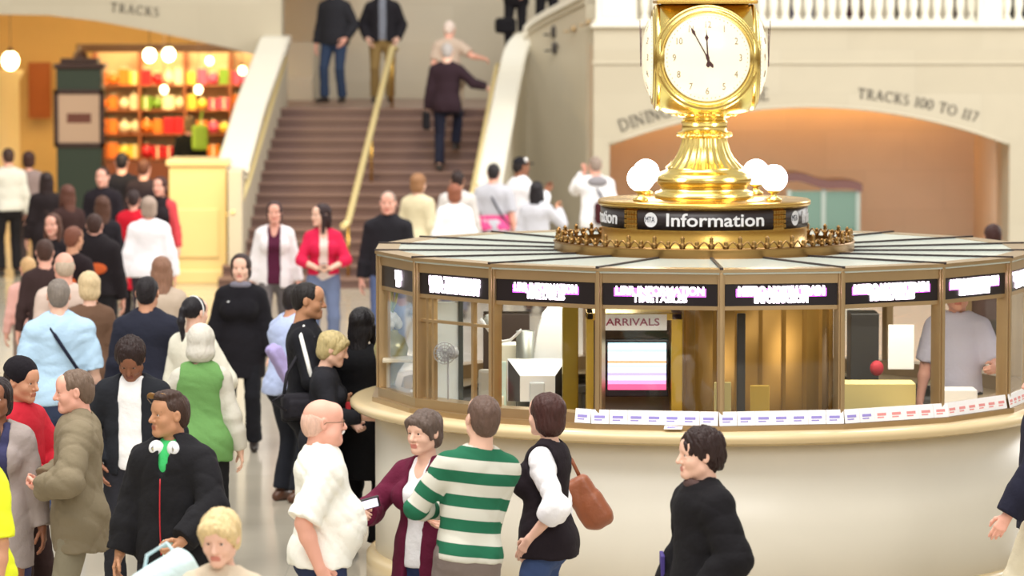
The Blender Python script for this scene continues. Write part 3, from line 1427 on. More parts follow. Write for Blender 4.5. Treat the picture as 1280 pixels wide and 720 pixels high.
# landing, balcony back wall
b = B()
b.box((-4.1, 64.3, 0), (22, 64.6, 9))
for_back = b.build('wall_back', M_wall)
tag(for_back, kind='structure')
b = B()
b.box((-4.0, 59.02, 1.0), (-.1, 64.3, 2.2))
tag(b.build('floor_landing', M_tread), kind='structure')
b = B()
b.box((X_at(355, 60, 63.2), 63.3, 2.2), (X_at(392, 60, 63.2), 64.3, Z_at(360, 52, 63.3)), .02)
b.box((X_at(355, 60, 63.2), 62.9, 2.2), (X_at(392, 60, 63.2), 63.3, Z_at(360, 96, 63.3)), .02)
tag(b.build('trim_4', M_wall_plain), kind='structure')

# left wall with the wide arch
LY = 60.0
la = [(-330, 70), (-200, 40), (-100, 25), (0, 18), (60, 19), (120, 26), (180, 37), (240, 50), (290, 61), (330, 72)]
la = [(on_y(x, y, LY).x, on_y(x, y, LY).z) for x, y in la]
XL = X_at(352, 60, LY)
poly = [(-14, 0), (-14, 9), (XL, 9), (XL, 0), (la[-1][0], 0)] + la[::-1] + [(la[0][0], 0)]
b = B()
b.prism(poly, 'y', LY, LY + .8)
tag(b.build('wall_left', M_wall), kind='structure')
b = B()
b.box((-14, 73, 0), (-2.5, 73.3, 6))
tag(b.build('wall_passage_back', mat('ochre plaster', rgb(224, 190, 120), .6, var=.08, vscale=2)), kind='structure')
b = B()
b.box((-14, LY + .8, 4.3), (-2.6, 73, 4.5))
tag(b.build('ceiling_passage', mat('ochre tile vault', rgb(210, 150, 80), .6, var=.1, vscale=4)), kind='structure')
# the far beam that carries the shop sign line
b = B()
b.box((X_at(95, 60, 67.5), 67.5, Z_at(200, 65, 67.5)), (-3.0, 67.8, Z_at(200, 55, 67.5)), .02)
tag(b.build('trim_5', mat('dark wood beam', rgb(92, 62, 34), .5)), kind='structure')
area('passage_lamp_light_near', (-8.2, 61.4, 4.1), 4.5, 150, (1, .68, .30), rot=(math.radians(18), 0, 0), sy=1)
area('passage_lamp_light_far', (-7.5, 69, 4.1), 5, 190, (1, .72, .36), rot=(math.radians(10), 0, 0), sy=3)

# ---------------------------------------------------------------- the grand stair
ax = math.atan(.058)
Bc = Vector((-2.27, 52, 0))
d_ = Vector((math.sin(ax), math.cos(ax), 0))
s_ = Vector((math.cos(ax), -math.sin(ax), 0))


def stp(u, v, z):
    return Bc + s_ * u + d_ * v + Vector((0, 0, z))


NST = 16
RUN = 7.0 / NST
RIS = 2.2 / NST
b = B()
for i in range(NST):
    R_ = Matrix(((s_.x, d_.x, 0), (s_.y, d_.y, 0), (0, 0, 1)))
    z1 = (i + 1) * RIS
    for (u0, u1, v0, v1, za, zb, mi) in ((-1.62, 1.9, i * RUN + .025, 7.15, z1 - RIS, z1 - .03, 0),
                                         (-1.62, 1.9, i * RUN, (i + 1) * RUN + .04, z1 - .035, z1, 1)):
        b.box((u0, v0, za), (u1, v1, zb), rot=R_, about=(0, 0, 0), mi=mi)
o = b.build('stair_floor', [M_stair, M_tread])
o.location = Bc
tag(o, kind='structure')


M_rail = mat('satin brass rail', rgb(240, 220, 160), .45, .55)


def rail(name, label, pts, r, posts=(), flat=False, group=None):
    root = thing(name, label, 'handrail', (pts[0][0], pts[0][1], 0), 0, group)
    inv = Vector((pts[0][0], pts[0][1], 0))
    b = B()
    b.tube([Vector(p) - inv for p in pts], r, 10)
    b.build('rail', M_rail, root)
    for p, q in posts:
        b = B()
        b.tube([Vector(p) - inv, Vector(q) - inv], .02, 8)
        b.build('post', M_brass, root)
    return root


# centre rail
p0 = on_y(435, 278, 52.4)
p1 = on_y(490, 60, 59.2)
pts = [p0 + Vector((-.05, -.3, -.03)), p0, p1, p1 + Vector((.05, .3, -.02))]
posts = []
for t in (0, .5, 1):
    p = p0.lerp(p1, t)
    v = (p.y - 52) / 7
    posts.append((p, (p.x, p.y, max(0, min(2.2, 2.2 * v)) - .0)))
rail('handrail', 'polished brass handrail running up the middle of the stairs', pts, .044, posts)
# right rail
p0 = on_y(590, 240, 52.9)
p1 = on_y(621, 82, 58.9)
rail('handrail', 'polished brass handrail along the right marble balustrade of the stairs',
     [p0 + Vector((0, -.3, -.02)), p0, p1, p1 + Vector((.1, .4, .03))], .030,
     [(p0.lerp(p1, t), p0.lerp(p1, t) + Vector((.12, 0, -.03))) for t in (.05, .35, .65, .95)])
# left rail with the curl at its foot
p0 = on_y(309, 232, 53.2)
p1 = on_y(357, 72, 59.0)
pts = [on_y(284, 268, 52.7), on_y(291, 266, 52.6), on_y(299, 258, 52.7), p0, p1]
rail('handrail', 'brass handrail along the left marble balustrade, curled at its foot', pts, .034,
     [(p0.lerp(p1, t), p0.lerp(p1, t) + Vector((-.12, 0, -.03))) for t in (.02, .5, .95)])


def balustrade(name, path, wid, label=None, low=None, capw=.06, capt=.11):
    b = B()
    zb = [0] * len(path) if low is None else low

    def sec(i):
        z = path[i][2]
        return [(-wid / 2, zb[i] - z), (wid / 2, zb[i] - z), (wid / 2, -capt), (-wid / 2, -capt)]
    b.sweep(path, sec)
    w2 = wid / 2 + capw
    b.sweep(path, [(-w2, -capt), (w2, -capt), (w2, -.02), (w2 - .03, 0), (-w2 + .03, 0), (-w2, -.02)], mi=1)
    b.sweep(path, [(-w2 + .02, -capt - .09), (w2 - .02, -capt - .09), (w2 - .02, -capt - .05), (-w2 + .02, -capt - .05)], mi=0)
    return tag(b.build(name, [M_wall_plain, M_coping]), kind='structure')


# right balustrade: straight up the stair, then curling round to the balcony
rp = [(609, 238, 53.0), (617, 195, 54.4), (628, 138, 56.4), (638, 89, 58.3), (645, 60, 59.0), (655, 41, 59.3), (670, 27, 59.2),
      (690, 14, 58.8), (715, 1, 58.2), (742, -13, 57.45)]
path = [on_y(*p) for p in rp]
fine = []
for i in range(len(path) - 1):
    p0 = path[max(i - 1, 0)]
    p1, p2 = path[i], path[i + 1]
    p3 = path[min(i + 2, len(path) - 1)]
    for k in range(5):
        t = k / 5
        fine.append(.5 * ((2 * p1) + (p2 - p0) * t + (2 * p0 - 5 * p1 + 4 * p2 - p3) * t * t + (3 * p1 - p0 - 3 * p2 + p3) * t ** 3))
fine.append(path[-1])
balustrade('wall_stair_right', fine, .24)
# string course along its curved face
sc = []
for (x, y, Y) in ((694, 130, 58.75), (705, 112, 58.45), (722, 96, 58.05), (742, 80, 57.5)):
    sc.append(on_y(x, y, Y - .1))
b = B()
b.tube(sc, .012, 6)
tag(b.build('trim_7', M_wall_plain), kind='structure')
# bronze grille ornaments below the curved coping
for gx, gy, gY in ((692, 40, 58.6), (693, 60, 58.5), (717, 36, 57.9), (736, 28, 57.4), (755, 22, 56.9)):
    b = B()
    p = on_y(gx, gy, gY - .16)
    hh = .10 if gx < 700 else .05
    b.sph((0, 0, 0), (.045, .03, hh), 12, 8)
    b.sph((.10, .0, .03), (.06, .02, .018), 10, 6)
    b.sph((-.10, .0, -.04), (.06, .02, .018), 10, 6)
    o = b.build('bronze_rosette', mat('dark bronze', rgb(62, 56, 52), .5) if gx < 700 else M_bronze, None, loc=p)
    tag(o, 'small %s bronze leaf ornament %s' % (('dark', 'on the curved balustrade wall, upper of the two dark ones' if gy < 50 else 'on the curved balustrade wall, lower of the two dark ones') if gx < 700 else
        ('pale', {717: 'nearest the dark ones on the curved wall', 736: 'in the middle of the pale ones on the curved wall', 755: 'closest to the clock on the curved wall'}[gx])), 'ornament', 'bronze ornaments on the curved wall')
# left balustrade
lp = [on_y(291, 205, 53.3), on_y(313, 128, 56.2), on_y(343, 47, 59.3), on_y(346, 44, 60.0)]
balustrade('wall_stair_left', lp, .32)
# end block under the left balustrade
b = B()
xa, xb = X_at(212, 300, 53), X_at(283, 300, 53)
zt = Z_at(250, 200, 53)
M_block = stone('lamp-tinted marble', rgb(232, 206, 146), .3, .06)  # pale marble with the yellow lamp glow mixed into its colour
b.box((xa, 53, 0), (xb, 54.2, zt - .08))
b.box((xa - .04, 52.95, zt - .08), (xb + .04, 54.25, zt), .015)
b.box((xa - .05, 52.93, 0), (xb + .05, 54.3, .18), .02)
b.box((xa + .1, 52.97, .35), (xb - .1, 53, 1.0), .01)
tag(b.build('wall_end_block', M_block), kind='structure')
b = B()
b.box((X_at(285, 300, 52.6), 52.6, 0), (X_at(303, 300, 52.6), 53.3, Z_at(290, 212, 52.8)), .02)
tag(b.build('wall_newel', M_wall_plain), kind='structure')
area('block_fill_light', (-4.7, 50.6, 3.2), .8, 90, (1, .72, .25), rot=(math.radians(42), 0, .1))  # unseen warm lamp, added to make the end block glow yellow

# ---------------------------------------------------------------- letters cut in the wall


def stroke_letter(b, ch, ox, oz, H, ang, Y, dep):
    """roman capital with serifs built from bars; returns its advance width"""
    th, tn, sf = .15, .075, .05
    W = {'I': .34, 'D': .82, 'N': .84, 'G': .84, 'C': .80, 'O': .86, 'U': .80, 'R': .74, 'S': .58, 'E': .64, 'T': .76, 'A': .82,
         'K': .78, '1': .4, '0': .62, '7': .58, ' ': .42, 'L': .62, 'M': .95, 'X': .8}[ch]
    L = []

    def bar(x0, z0, x1, z1, w):
        dx, dz = x1 - x0, z1 - z0
        l = math.hypot(dx, dz)
        nx, nz = -dz / l * w / 2, dx / l * w / 2
        L.append([(x0 + nx, z0 + nz), (x0 - nx, z0 - nz), (x1 - nx, z1 - nz), (x1 + nx, z1 + nz)])

    def arc(cx, cz, rx, rz, a0, a1, w0=.08, w1=.15):
        n = 12
        for i in range(n):
            q = []
            for t in (i / n, (i + 1) / n):
                a = math.radians(a0 + (a1 - a0) * t)
                w = w0 + (w1 - w0) * abs(math.cos(a))
                q.append(((cx + (rx - w / 2) * math.cos(a), cz + (rz - w / 2) * math.sin(a)),
                          (cx + (rx + w / 2) * math.cos(a), cz + (rz + w / 2) * math.sin(a))))
            L.append([q[0][0], q[0][1], q[1][1], q[1][0]])

    def ser(x, z, w=.26):
        bar(x - w / 2, z, x + w / 2, z, sf)
    if ch == 'I' or ch == '1':
        bar(.17, 0, .17, 1, th); ser(.17, .02, .3)
        ser(.17, .98, .3) if ch == 'I' else bar(.02, .85, .17, .98, sf)
    elif ch == 'D':
        bar(.16, 0, .16, 1, th); arc(.3, .5, .46, .48, -90, 90); bar(.04, .02, .32, .02, sf); bar(.04, .98, .32, .98, sf)
    elif ch == 'N':
        bar(.14, 0, .14, 1, tn); bar(.12, .98, .70, .02, th); bar(.70, 0, .70, 1, tn); ser(.14, .02); ser(.70, .98); ser(.08, .98, .16)
    elif ch in 'GC':
        arc(.44, .5, .40, .48, 45, 315)
        if ch == 'G':
            bar(.72, .06, .72, .42, th); ser(.70, .42, .28)
        else:
            bar(.72, .7, .72, .92, sf)
    elif ch in 'O0':
        r = .40 if ch == 'O' else .27
        arc(W / 2, .5, r, .48, 0, 360)
    elif ch == 'U':
        bar(.14, .3, .14, 1, th); bar(.66, .3, .66, 1, tn); arc(.40, .32, .26, .30, 180, 360, .08, .11); ser(.14, .98); ser(.66, .98, .22)
    elif ch == 'R':
        bar(.16, 0, .16, 1, th); arc(.3, .74, .24, .24, -90, 90, .06, .12); bar(.16, .98, .3, .98, tn); bar(.16, .5, .3, .5, tn)
        bar(.36, .5, .66, .02, th); ser(.16, .02); ser(.66, .02, .16)
    elif ch == 'S':
        arc(.28, .74, .2, .24, 30, 270, .07, .1); arc(.28, .26, .22, .26, -150, 90, .07, .12)
    elif ch == 'E':
        bar(.16, 0, .16, 1, th); bar(.05, .98, .56, .98, tn); bar(.05, .02, .58, .02, tn); bar(.16, .52, .46, .52, tn)
        bar(.56, .8, .56, 1, sf); bar(.58, 0, .58, .2, sf)
    elif ch == 'T':
        bar(.38, 0, .38, 1, th); bar(.04, .98, .72, .98, tn); bar(.05, .78, .05, 1, sf); bar(.71, .78, .71, 1, sf); ser(.38, .02)
    elif ch == 'A':
        bar(.08, 0, .40, 1, tn); bar(.38, 1, .72, 0, th); bar(.2, .36, .58, .36, tn); ser(.09, .02, .2); ser(.71, .02, .22)
    elif ch == 'K':
        bar(.16, 0, .16, 1, th); bar(.2, .45, .62, .98, tn); bar(.32, .6, .68, .02, th); ser(.16, .02); ser(.16, .98); ser(.62, .98, .2); ser(.68, .02, .2)
    elif ch == '7':
        bar(.05, .96, .52, .96, .09); bar(.5, .96, .22, 0, .12)
    elif ch == 'L':
        bar(.16, 0, .16, 1, th); bar(.05, .02, .56, .02, tn); ser(.16, .98)
    elif ch == 'X':
        bar(.1, 1, .7, 0, th); bar(.1, 0, .7, 1, tn)
    elif ch == 'M':
        bar(.12, 0, .12, 1, tn); bar(.12, 1, .46, .1, th); bar(.46, .1, .8, 1, tn); bar(.8, 0, .8, 1, th)
    ca, sa = math.cos(ang), math.sin(ang)
    for q in L:
        pl = []
        for x, z in q:
            x, z = x * H, z * H
            pl.append((ox + x * ca - z * sa, oz + x * sa + z * ca))
        b.prism(pl, 'y', Y - dep - .001, Y - .001)
    return W


def arch_text(words, px0, px1, Hpx, lift, Y, curve, name, label):
    s = Y / FPX
    H = Hpx * s
    tot = 0
    tb = B()
    adv = [stroke_letter(tb, c, 0, 0, 1, 0, 0, .1) for c in words]
    tb.bm.free()
    tot = sum(adv)
    b = B()
    acc = 0
    for c, w in zip(words, adv):
        t0 = acc / tot
        px = px0 + (px1 - px0) * t0
        py = curve(px) - lift
        py2 = curve(px + 4) - lift
        p = on_y(px, py, Y)
        if c != ' ':
            stroke_letter(b, c, p.x, p.z, H, -math.atan2(py2 - py, 4), Y, .012)
        acc += w
    o = b.build(name, mat('inscription', rgb(86, 80, 72), .7))
    return tag(o, label, 'inscription')


cv = lambda x: 133 + 47 * ((x - 1012) / 250) ** 2
arch_text('DINING CONCOURSE', 776, 962, 15, 10, WY, cv, 'inscription',
          'dark capital lettering DINING CONCOURSE carved along the left of the right arch')
arch_text('TRACKS 100 TO 117', 1072, 1222, 12.5, 13, WY, cv, 'inscription',
          'dark capital lettering TRACKS 100 TO 117 carved along the right of the arch')
arch_text('TRACKS', 138, 200, 11, 0, LY, lambda x: 12 + (x - 118) * .11, 'inscription',
          'blurred grey lettering carved high on the left wall above the arch')

# ---------------------------------------------------------------- balcony balustrade
bal = thing('balustrade', 'white marble balustrade of turned balusters along the balcony behind the clock', 'balustrade',
            (X0, WY + .3, ztop + .05))
b = B()
b.box((0, -.14, 0), (13, .14, .05), .01)
b.build('bottom_rail', M_coping, bal)
b = B()
b.box((0, -.17, .80), (13, .17, .92), .02)
b.build('top_rail', M_coping, bal)
prof = [(.0, .05), (.062, .05), (.062, .09), (.04, .10), (.036, .14), (.05, .19), (.064, .27), (.058, .36), (.036, .50), (.028, .60), (.03, .66),
        (.045, .69), (.032, .71), (.058, .75), (.058, .80), (0, .80)]
bb = B()
bb.lathe(prof, seg=14)
base_bal = bb.build('baluster', M_coping, bal)
first = True
xs = []
px = 806
while px < 1300:
    if not (1222 < px < 1256):
        xs.append(px)
    px += 14.6
for i, px in enumerate(xs):
    o = base_bal if i == 0 else base_bal.copy()
    if i:
        C.objects.link(o)
        o.parent = bal
    o.location = (X_at(px, 20, WY + .3) - X0, 0, 0)
for (a, c) in ((745, 796), (1224, 1254)):
    b = B()
    b.box((X_at(a, 20, WY) - X0, -.2, 0), (X_at(c, 20, WY) - X0, .2, .95), .015)
    b.box((X_at(a, 20, WY) - X0 + .08, -.215, .1), (X_at(c, 20, WY) - X0 - .08, -.195, .8), .008)
    b.build('pier', M_coping, bal)

# upper flight turning right behind the balustrade
b = B()
for i in range(6):
    b.box((-.1 + i * .2, 59.75, 0), (1.1, 62.6, 2.2 + (i + 1) * .15))
tag(b.build('stair_upper_floor', M_tread), kind='structure')

# ramp kiosk behind the arch on the right
kx0, kx1 = X_at(985, 260, 58.5), X_at(1071, 260, 58.5)
kr = thing('ticket_kiosk', 'green glass kiosk with a dark curved canopy inside the right arch', 'kiosk', ((kx0 + kx1) / 2, 58.5, 0))
hw = (kx1 - kx0) / 2
z0, z1 = Z_at(1000, 292, 58.5), Z_at(1000, 238, 58.5)
b = B()
b.box((-hw, -.2, 0), (hw, .4, z0), .02)
b.build('base', mat('grey stone', rgb(190, 188, 180), .5), kr)
for i in range(2):
    b = B()
    b.box((-hw + i * hw + .03, -.2, z0), (-hw + (i + 1) * hw - .03, -.17, z1))
    b.build('pane', mat('green glass panel', rgb(88, 122, 106), .15), kr)
b = B()
for x in (-hw, 0, hw):
    b.box((x - .03, -.22, z0), (x + .03, -.16, z1 + .02))
b.build('frame', mat('pale frame', rgb(150, 165, 155), .4), kr)
b = B()
cp = []
for i in range(17):
    t = i / 16
    cp.append((-hw - .1 + t * (2 * hw + .15), z1 + .26 - .16 * t ** 1.6 + .03 * math.sin(t * 9)))
b.prism(cp + [(x, z - .13) for x, z in reversed(cp)], 'y', -.35, .35)
b.build('canopy', mat('dark maroon canopy', rgb(88, 48, 38), .4), kr)
# ---------------------------------------------------------------- information booth
BX, BY = 1.2655, 26.0
N = 18
booth = thing('information_booth', 'round glazed information booth of brass and cream marble under the clock', 'booth', (BX, BY, 0))


def pol(r, deg, z=0.0):
    a = math.radians(deg)
    return Vector((r * math.sin(a), -r * math.cos(a), z))


RG = 2.14
ZC = 1.19
ZS = 1.285
ZG = 1.925
ZS0, ZS1 = 1.95, 2.085
ZR = 2.165


def ring_prof(name, prof, mats, seg=90, parent=booth, smooth=True, fn=None):
    b = B()
    b.lathe(prof, seg=seg, smooth=smooth, fn=fn)
    return b.build(name, mats, parent)


# wall, plinth, counter
ring_prof('base_wall', [(1.9, 0), (2.17, 0), (2.17, 1.12), (1.9, 1.12)], M_boothwall)
ring_prof('plinth', [(2.17, 0), (2.23, 0), (2.23, .16), (2.20, .19), (2.17, .2)], M_counter)
o = ring_prof('counter', [(1.7, 1.10), (2.17, 1.10), (2.20, 1.118), (2.26, 1.122), (2.31, 1.128), (2.335, 1.15), (2.335, 1.17), (2.32, 1.185),
                          (2.29, 1.193), (1.7, 1.193)], M_counter)


def facet(r, z0, z1, r2=None, k0=0, k1=N):
    """prism panels between neighbouring posts"""
    out = []
    for i in range(k0, k1):
        out.append((pol(r, 20 * i, 0), pol(r, 20 * i + 20, 0)))
    return out


# sill, upper rails: each a faceted ring
def facet_ring(name, r0, r1, z0, z1, m):
    b = B()
    prof = [(r0, z0), (r1, z0), (r1, z1), (r0, z1), (r0, z0)]
    b.lathe(prof, seg=N, a0=-PI / 2, a1=-PI / 2 + 2 * PI, smooth=False)
    return b.build(name, m, booth)


facet_ring('sill', 2.02, RG + .03, ZC, ZS, M_bronze)
facet_ring('leaflet_ledge', RG, RG + .07, ZC, ZC + .035, M_bronze)
facet_ring('transom', 2.09, RG + .012, ZG, ZS0, M_bronze)
facet_ring('fascia', 2.02, RG + .02, ZS1, ZR, M_bronze)
facet_ring('cornice', 2.04, RG + .05, ZR - .008, ZR + .012, M_bronze)

post_bm = B()
post_bm.box((-.022, -.03, ZS), (.022, .05, ZR - .01), .006)
post_bm.box((-.012, -.042, ZS), (.012, -.03, ZR - .01), .004)
post0 = post_bm.build('post', M_bronze, booth)
for i in range(N):
    o = post0 if i == 0 else post0.copy()
    if i:
        C.objects.link(o)
        o.parent = booth
    o.location = pol(RG, 20 * i)
    o.rotation_euler = (0, 0, math.radians(20 * i))

# glass panes and sign boxes
hwid = RG * math.sin(math.radians(10))
ap = RG * math.cos(math.radians(10))
pane = B()
pane.box((-hwid + .02, -.004, ZS), (hwid - .02, .004, ZG))
pane0 = pane.build('window_pane', M_glass, booth)
sg = B()
sg.box((-hwid + .022, -.012, ZS0 + .0), (hwid - .022, .03, ZS1), .002)
sign0 = sg.build('sign_panel', M_black, booth)
M_led = mat('lit lettering', rgb(255, 235, 255), .5, emit=(1, .86, 1), es=7)
M_led2 = mat('lit violet lettering', rgb(225, 90, 240), .5, emit=(.62, .10, .80), es=2.6)
LED = {0: ('METRO-NORTH TRAIN', 'INFORMATION'), 17: ('LIRR INFORMATION', 'TIMETABLES'), 16: ('LIRR INFORMATION', 'TIMETABLES'),
       1: ('METRO-NORTH TRAIN', 'TIMETABLES'), 2: ('METRO-NORTH TRAIN', 'INFORMATION'), 3: ('TRAIN', 'INFO'), 15: ('MTA TIMETABLES', 'INFORMATION'),
       14: ('MTA', 'INFO'), 13: ('MTA', 'INFO')}
for i in range(N):
    mid = 20 * i + 10
    for src, y in ((pane0, 0), (sign0, 0)):
        o = src if i == 0 else src.copy()
        if i:
            C.objects.link(o)
            o.parent = booth
        o.location = pol(ap, mid)
        o.rotation_euler = (0, 0, math.radians(mid))
        if src is sign0 or (i and o.name.startswith('sign_panel')):
            if i in LED:
                a, b_ = LED[i]
                wide = {14: .12, 13: .1, 17: .54, 0: .54, 1: .56, 2: .54, 3: .42, 15: .50}.get(i, .44)
                for txt, z, w, hh in ((a, ZS0 + .088, wide, .052), (b_, ZS0 + .040, wide * (.96 if i == 15 else .62), .046)):
                    t = text_mesh(txt, hh * 1.35, .003, 'lettering', M_led, o, width=w, offset=.0020 if i in (16, 17) else .0050)
                    t.rotation_euler = (PI / 2, 0, 0)
                    t.location = (0, -.016, z)
                if i in (0, 1, 2, 16, 17):
                    bb = B()
                    bb.box((-wide / 2 - .012, -.0135, ZS0 + .055), (wide / 2 + .012, -.0125, ZS0 + .105))
                    bb.build('light_strip', M_led2, o)
                    for bmx in ():
                        pass

# roof: panels with dark raised seams
M_roof = mat('pale roof panel', rgb(196, 205, 197), .2, var=.03, vscale=3)
rp0 = None
for i in range(N):
    b = B()
    pts = [pol(RG + .04, 0, ZR + .01), pol(RG + .04, 20, ZR + .01), pol(.93, 20, ZR - .005), pol(.93, 0, ZR - .005)]
    if rp0 is None:
        v = [b.bm.verts.new(p) for p in pts] + [b.bm.verts.new(p - Vector((0, 0, .03))) for p in pts]
        for q in ((0, 1, 2, 3), (7, 6, 5, 4), (0, 4, 5, 1), (1, 5, 6, 2), (2, 6, 7, 3), (3, 7, 4, 0)):
            b.bm.faces.new([v[k] for k in q])
        rp0 = b.build('roof_panel', M_roof, booth)
        b = B()
        R_ = Matrix.Rotation(0, 3, 'Z')
        b.box((-.010, -RG - .05, ZR + .008), (.010, -.95, ZR + .022))
        for v in b.bm.verts:
            if v.co.y > -1:
                v.co.z -= .015
        se0 = b.build('roof_seam', mat('dark seam', rgb(44, 34, 34), .5), booth)
    else:
        b.bm.free()
        for s_ in (rp0, se0):
            o = s_.copy()
            C.objects.link(o)
            o.parent = booth
            o.rotation_euler = (0, 0, math.radians(20 * i))
# crown ring with its cresting
ring_prof('crown_band', [(.93, ZR - .03), (.985, ZR - .035), (.995, ZR - .025), (.99, ZR - .01), (.985, ZR + .045), (.995, ZR + .055), (.93, ZR + .06)],
          M_brass_dk)
cr_ = B()
zc = ZR + .055
for k in range(66):
    a = 360 * k / 66
    p = pol(.965, a)
    # finial
    prof = [(0, 0), (.018, 0), (.010, .018), (.02, .035), (.020, .045), (.008, .055), (.014, .068), (.010, .085), (.015, .092), (.004, .112), (0, .118)]
    prof = [(r * 1.1, z * .72) for r, z in prof]
    if k % 2:
        prof = [(r, z * .62) for r, z in prof]
    cr_.lathe(prof, c=(p.x, p.y, zc), seg=7)
    # loop
    q0, q1 = pol(.965, a + .6), pol(.965, a + 4.8)
    pts = []
    for t in range(7):
        u = t / 6
        w = pol(.965, a + .4 + 4.6 * u)
        pts.append((w.x, w.y, zc + .045 * math.sin(PI * u)))
    cr_.tube(pts, .006, 5)
cr_.build('cresting', M_brass_dk, booth)

# drum with the lettering, carrying the clock
DZ0, DZ1 = ZR - .01, 2.455
ring_prof('sign_drum', [(.60, DZ0), (.69, DZ0), (.69, DZ0 + .03), (.675, DZ0 + .04), (.675, DZ1 - .006), (.69, DZ1), (.70, DZ1 + .01), (.70, DZ1 + .03),
                        (.69, DZ1 + .04), (.0, DZ1 + .045)], M_brass)
for j in range(4):
    c0 = -2.0 + 90 * j
    b = B()
    b.lathe([(.676, 2.322), (.682, 2.322), (.682, 2.447), (.676, 2.447)], seg=24, a0=math.radians(c0 - 40 - 90), a1=math.radians(c0 + 40 - 90))
    pn = b.build('sign_band', mat('black enamel', rgb(38, 28, 30), .35), booth)
    t = text_mesh('Information', .118, .002, 'lettering', mat('white enamel lettering', rgb(232, 232, 236), .5), pn, width=.655, offset=.0018)
    for v in t.data.vertices:
        a = math.radians(c0) + (v.co.x + .07) / .683
        z = 2.385 + v.co.y
        r = .6835 + v.co.z
        v.co = Vector((r * math.sin(a), -r * math.cos(a), z))
    # round transit mark: disc with initials
    a0_ = math.radians(c0 - 31)
    b = B()
    n = 28
    vs = []
    cen = None
    for r_ in (0, 1):
        pass
    ring = []
    for k in range(n):
        q = 2 * PI * k / n
        a = a0_ + .048 * math.cos(q) / .683
        ring.append(b.bm.verts.new((.6840 * math.sin(a), -.6840 * math.cos(a), 2.387 + .048 * math.sin(q))))
    b.bm.faces.new(ring)
    b.build('round_mark', mat('white enamel lettering', rgb(232, 232, 236), .5), pn)
    t = text_mesh('MTA', .055, .001, 'lettering', mat('blue grey initials', rgb(60, 62, 80), .5), pn, width=.07)
    for v in t.data.vertices:
        a = a0_ + (v.co.x - .006) / .683
        v.co = Vector(((.685 + v.co.z) * math.sin(a), -(.685 + v.co.z) * math.cos(a), 2.387 + v.co.y))
    # brass mosaic between the panels
    b = B()
    for gi in range(5):
        for gj in range(4):
            a = c0 + 41 + gi * 2.0
            p = pol(.68, a)
            R_ = Matrix.Rotation(math.radians(a), 3, 'Z')
            b.box((p.x - .009, p.y - .006, 2.33 + gj * .03), (p.x + .009, p.y + .006, 2.352 + gj * .03), .003, rot=R_)
    b.build('mosaic', M_brass, booth)

# ---------------------------------------------------------------- globe lamps on the drum
M_globe = mat('glowing globe', rgb(255, 240, 245), .3, emit=(1, .90, .93), es=9)
lmp = thing('globe_lamp', 'lit white globe lamp on the drum, front left of the clock', 'lamp', (0, 0, 0), 0, 'globe lamps around the clock')
b = B()
b.lathe([(0, 0), (.05, 0), (.05, .015), (.022, .03), (.02, .05), (.04, .06), (.042, .075), (.0, .08)], seg=16)
b.build('socket', M_gold, lmp)
b = B()
b.sph((0, 0, .148), .088, 24, 16)
b.build('globe', M_globe, lmp)
for i, (a, lab) in enumerate(((-46, 'front left of the clock'), (46, 'front right of the clock'), (141, 'behind right of the clock'), (-141, 'behind left of the clock'))):
    if i == 0:
        o = lmp
    else:
        o = lmp.copy()
        C.objects.link(o)
        for ch in lmp.children:
            c_ = ch.copy()
            C.objects.link(c_)
            c_.parent = o
    o['label'] = 'lit white globe lamp on the gold drum, ' + lab
    p = pol(.60, a) if i < 2 else pol(.585, a)
    o.location = (BX + p.x, BY + p.y, DZ1 + .045)
    pl = bpy.data.lights.new('globe_light', 'POINT')
    pl.energy = 9
    pl.color = (1, .86, .66)
    pl.shadow_soft_size = .08
    po = bpy.data.objects.new('globe_light', pl)
    C.objects.link(po)
    po.location = (BX + p.x * 1.0, BY + p.y * 1.0, DZ1 + .30)

# ---------------------------------------------------------------- the clock
clk = thing('four_faced_clock', 'round four-faced gold clock with glowing opal dials above the booth', 'clock', (BX, BY, DZ1 + .04))
CZ = 3.425 - (DZ1 + .04)


def fl(a, z):
    return 1 + .022 * math.cos(a * 24)


b = B()
b.lathe([(0, 0), (.325, 0), (.33, .02), (.32, .045), (.29, .055), (.285, .075), (.30, .09), (.315, .12), (.31, .15), (.285, .175), (.25, .19), (.25, .205)], seg=64)
b.build('foot', M_gold, clk)
b = B()
b.lathe([(.25, .205), (.225, .23), (.19, .27), (.165, .32), (.15, .37), (.145, .41)], seg=144, fn=fl)
b.build('fluted_neck', M_gold, clk)
b = B()
b.lathe([(.145, .40), (.165, .41), (.172, .425), (.165, .44), (.15, .45), (.148, .49), (.155, .50), (.152, .512), (.14, .52), (.14, .535)], seg=64)
for k in range(28):
    a = 2 * PI * k / 28
    b.sph((.168 * math.cos(a), .168 * math.sin(a), .425), .016, 8, 6)
b.build('beaded_collar', M_gold, clk)
b = B()
b.lathe([(.138, .53), (.17, .54), (.185, .555), (.18, .57), (.20, .585), (.225, .60), (.235, .64)], seg=64)
for k in range(20):
    a = 2 * PI * k / 20
    b.sph((.195 * math.cos(a), .195 * math.sin(a), .565), (.026, .026, .02), 8, 6)
b.build('leaf_cup', M_gold, clk)
S = Sdf()
S.ell((0, 0, CZ), (.47, .47, .45), k=.001)
for n_ in ((1, 0, 0), (-1, 0, 0), (0, 1, 0), (0, -1, 0)):
    S.plane((n_[0] * .32, n_[1] * .335, CZ), n_, k=.03)
S.plane((0, 0, CZ + .36), (0, 0, 1), k=.03)
S.plane((0, 0, CZ - .375), (0, 0, -1), k=.05)
me, _, _ = S.mesh('case', .012)
case = link_mesh('case', me, M_gold, clk)
b = B()
b.box((-.33, -.33, CZ + .35), (.33, .33, CZ + .375), .01)
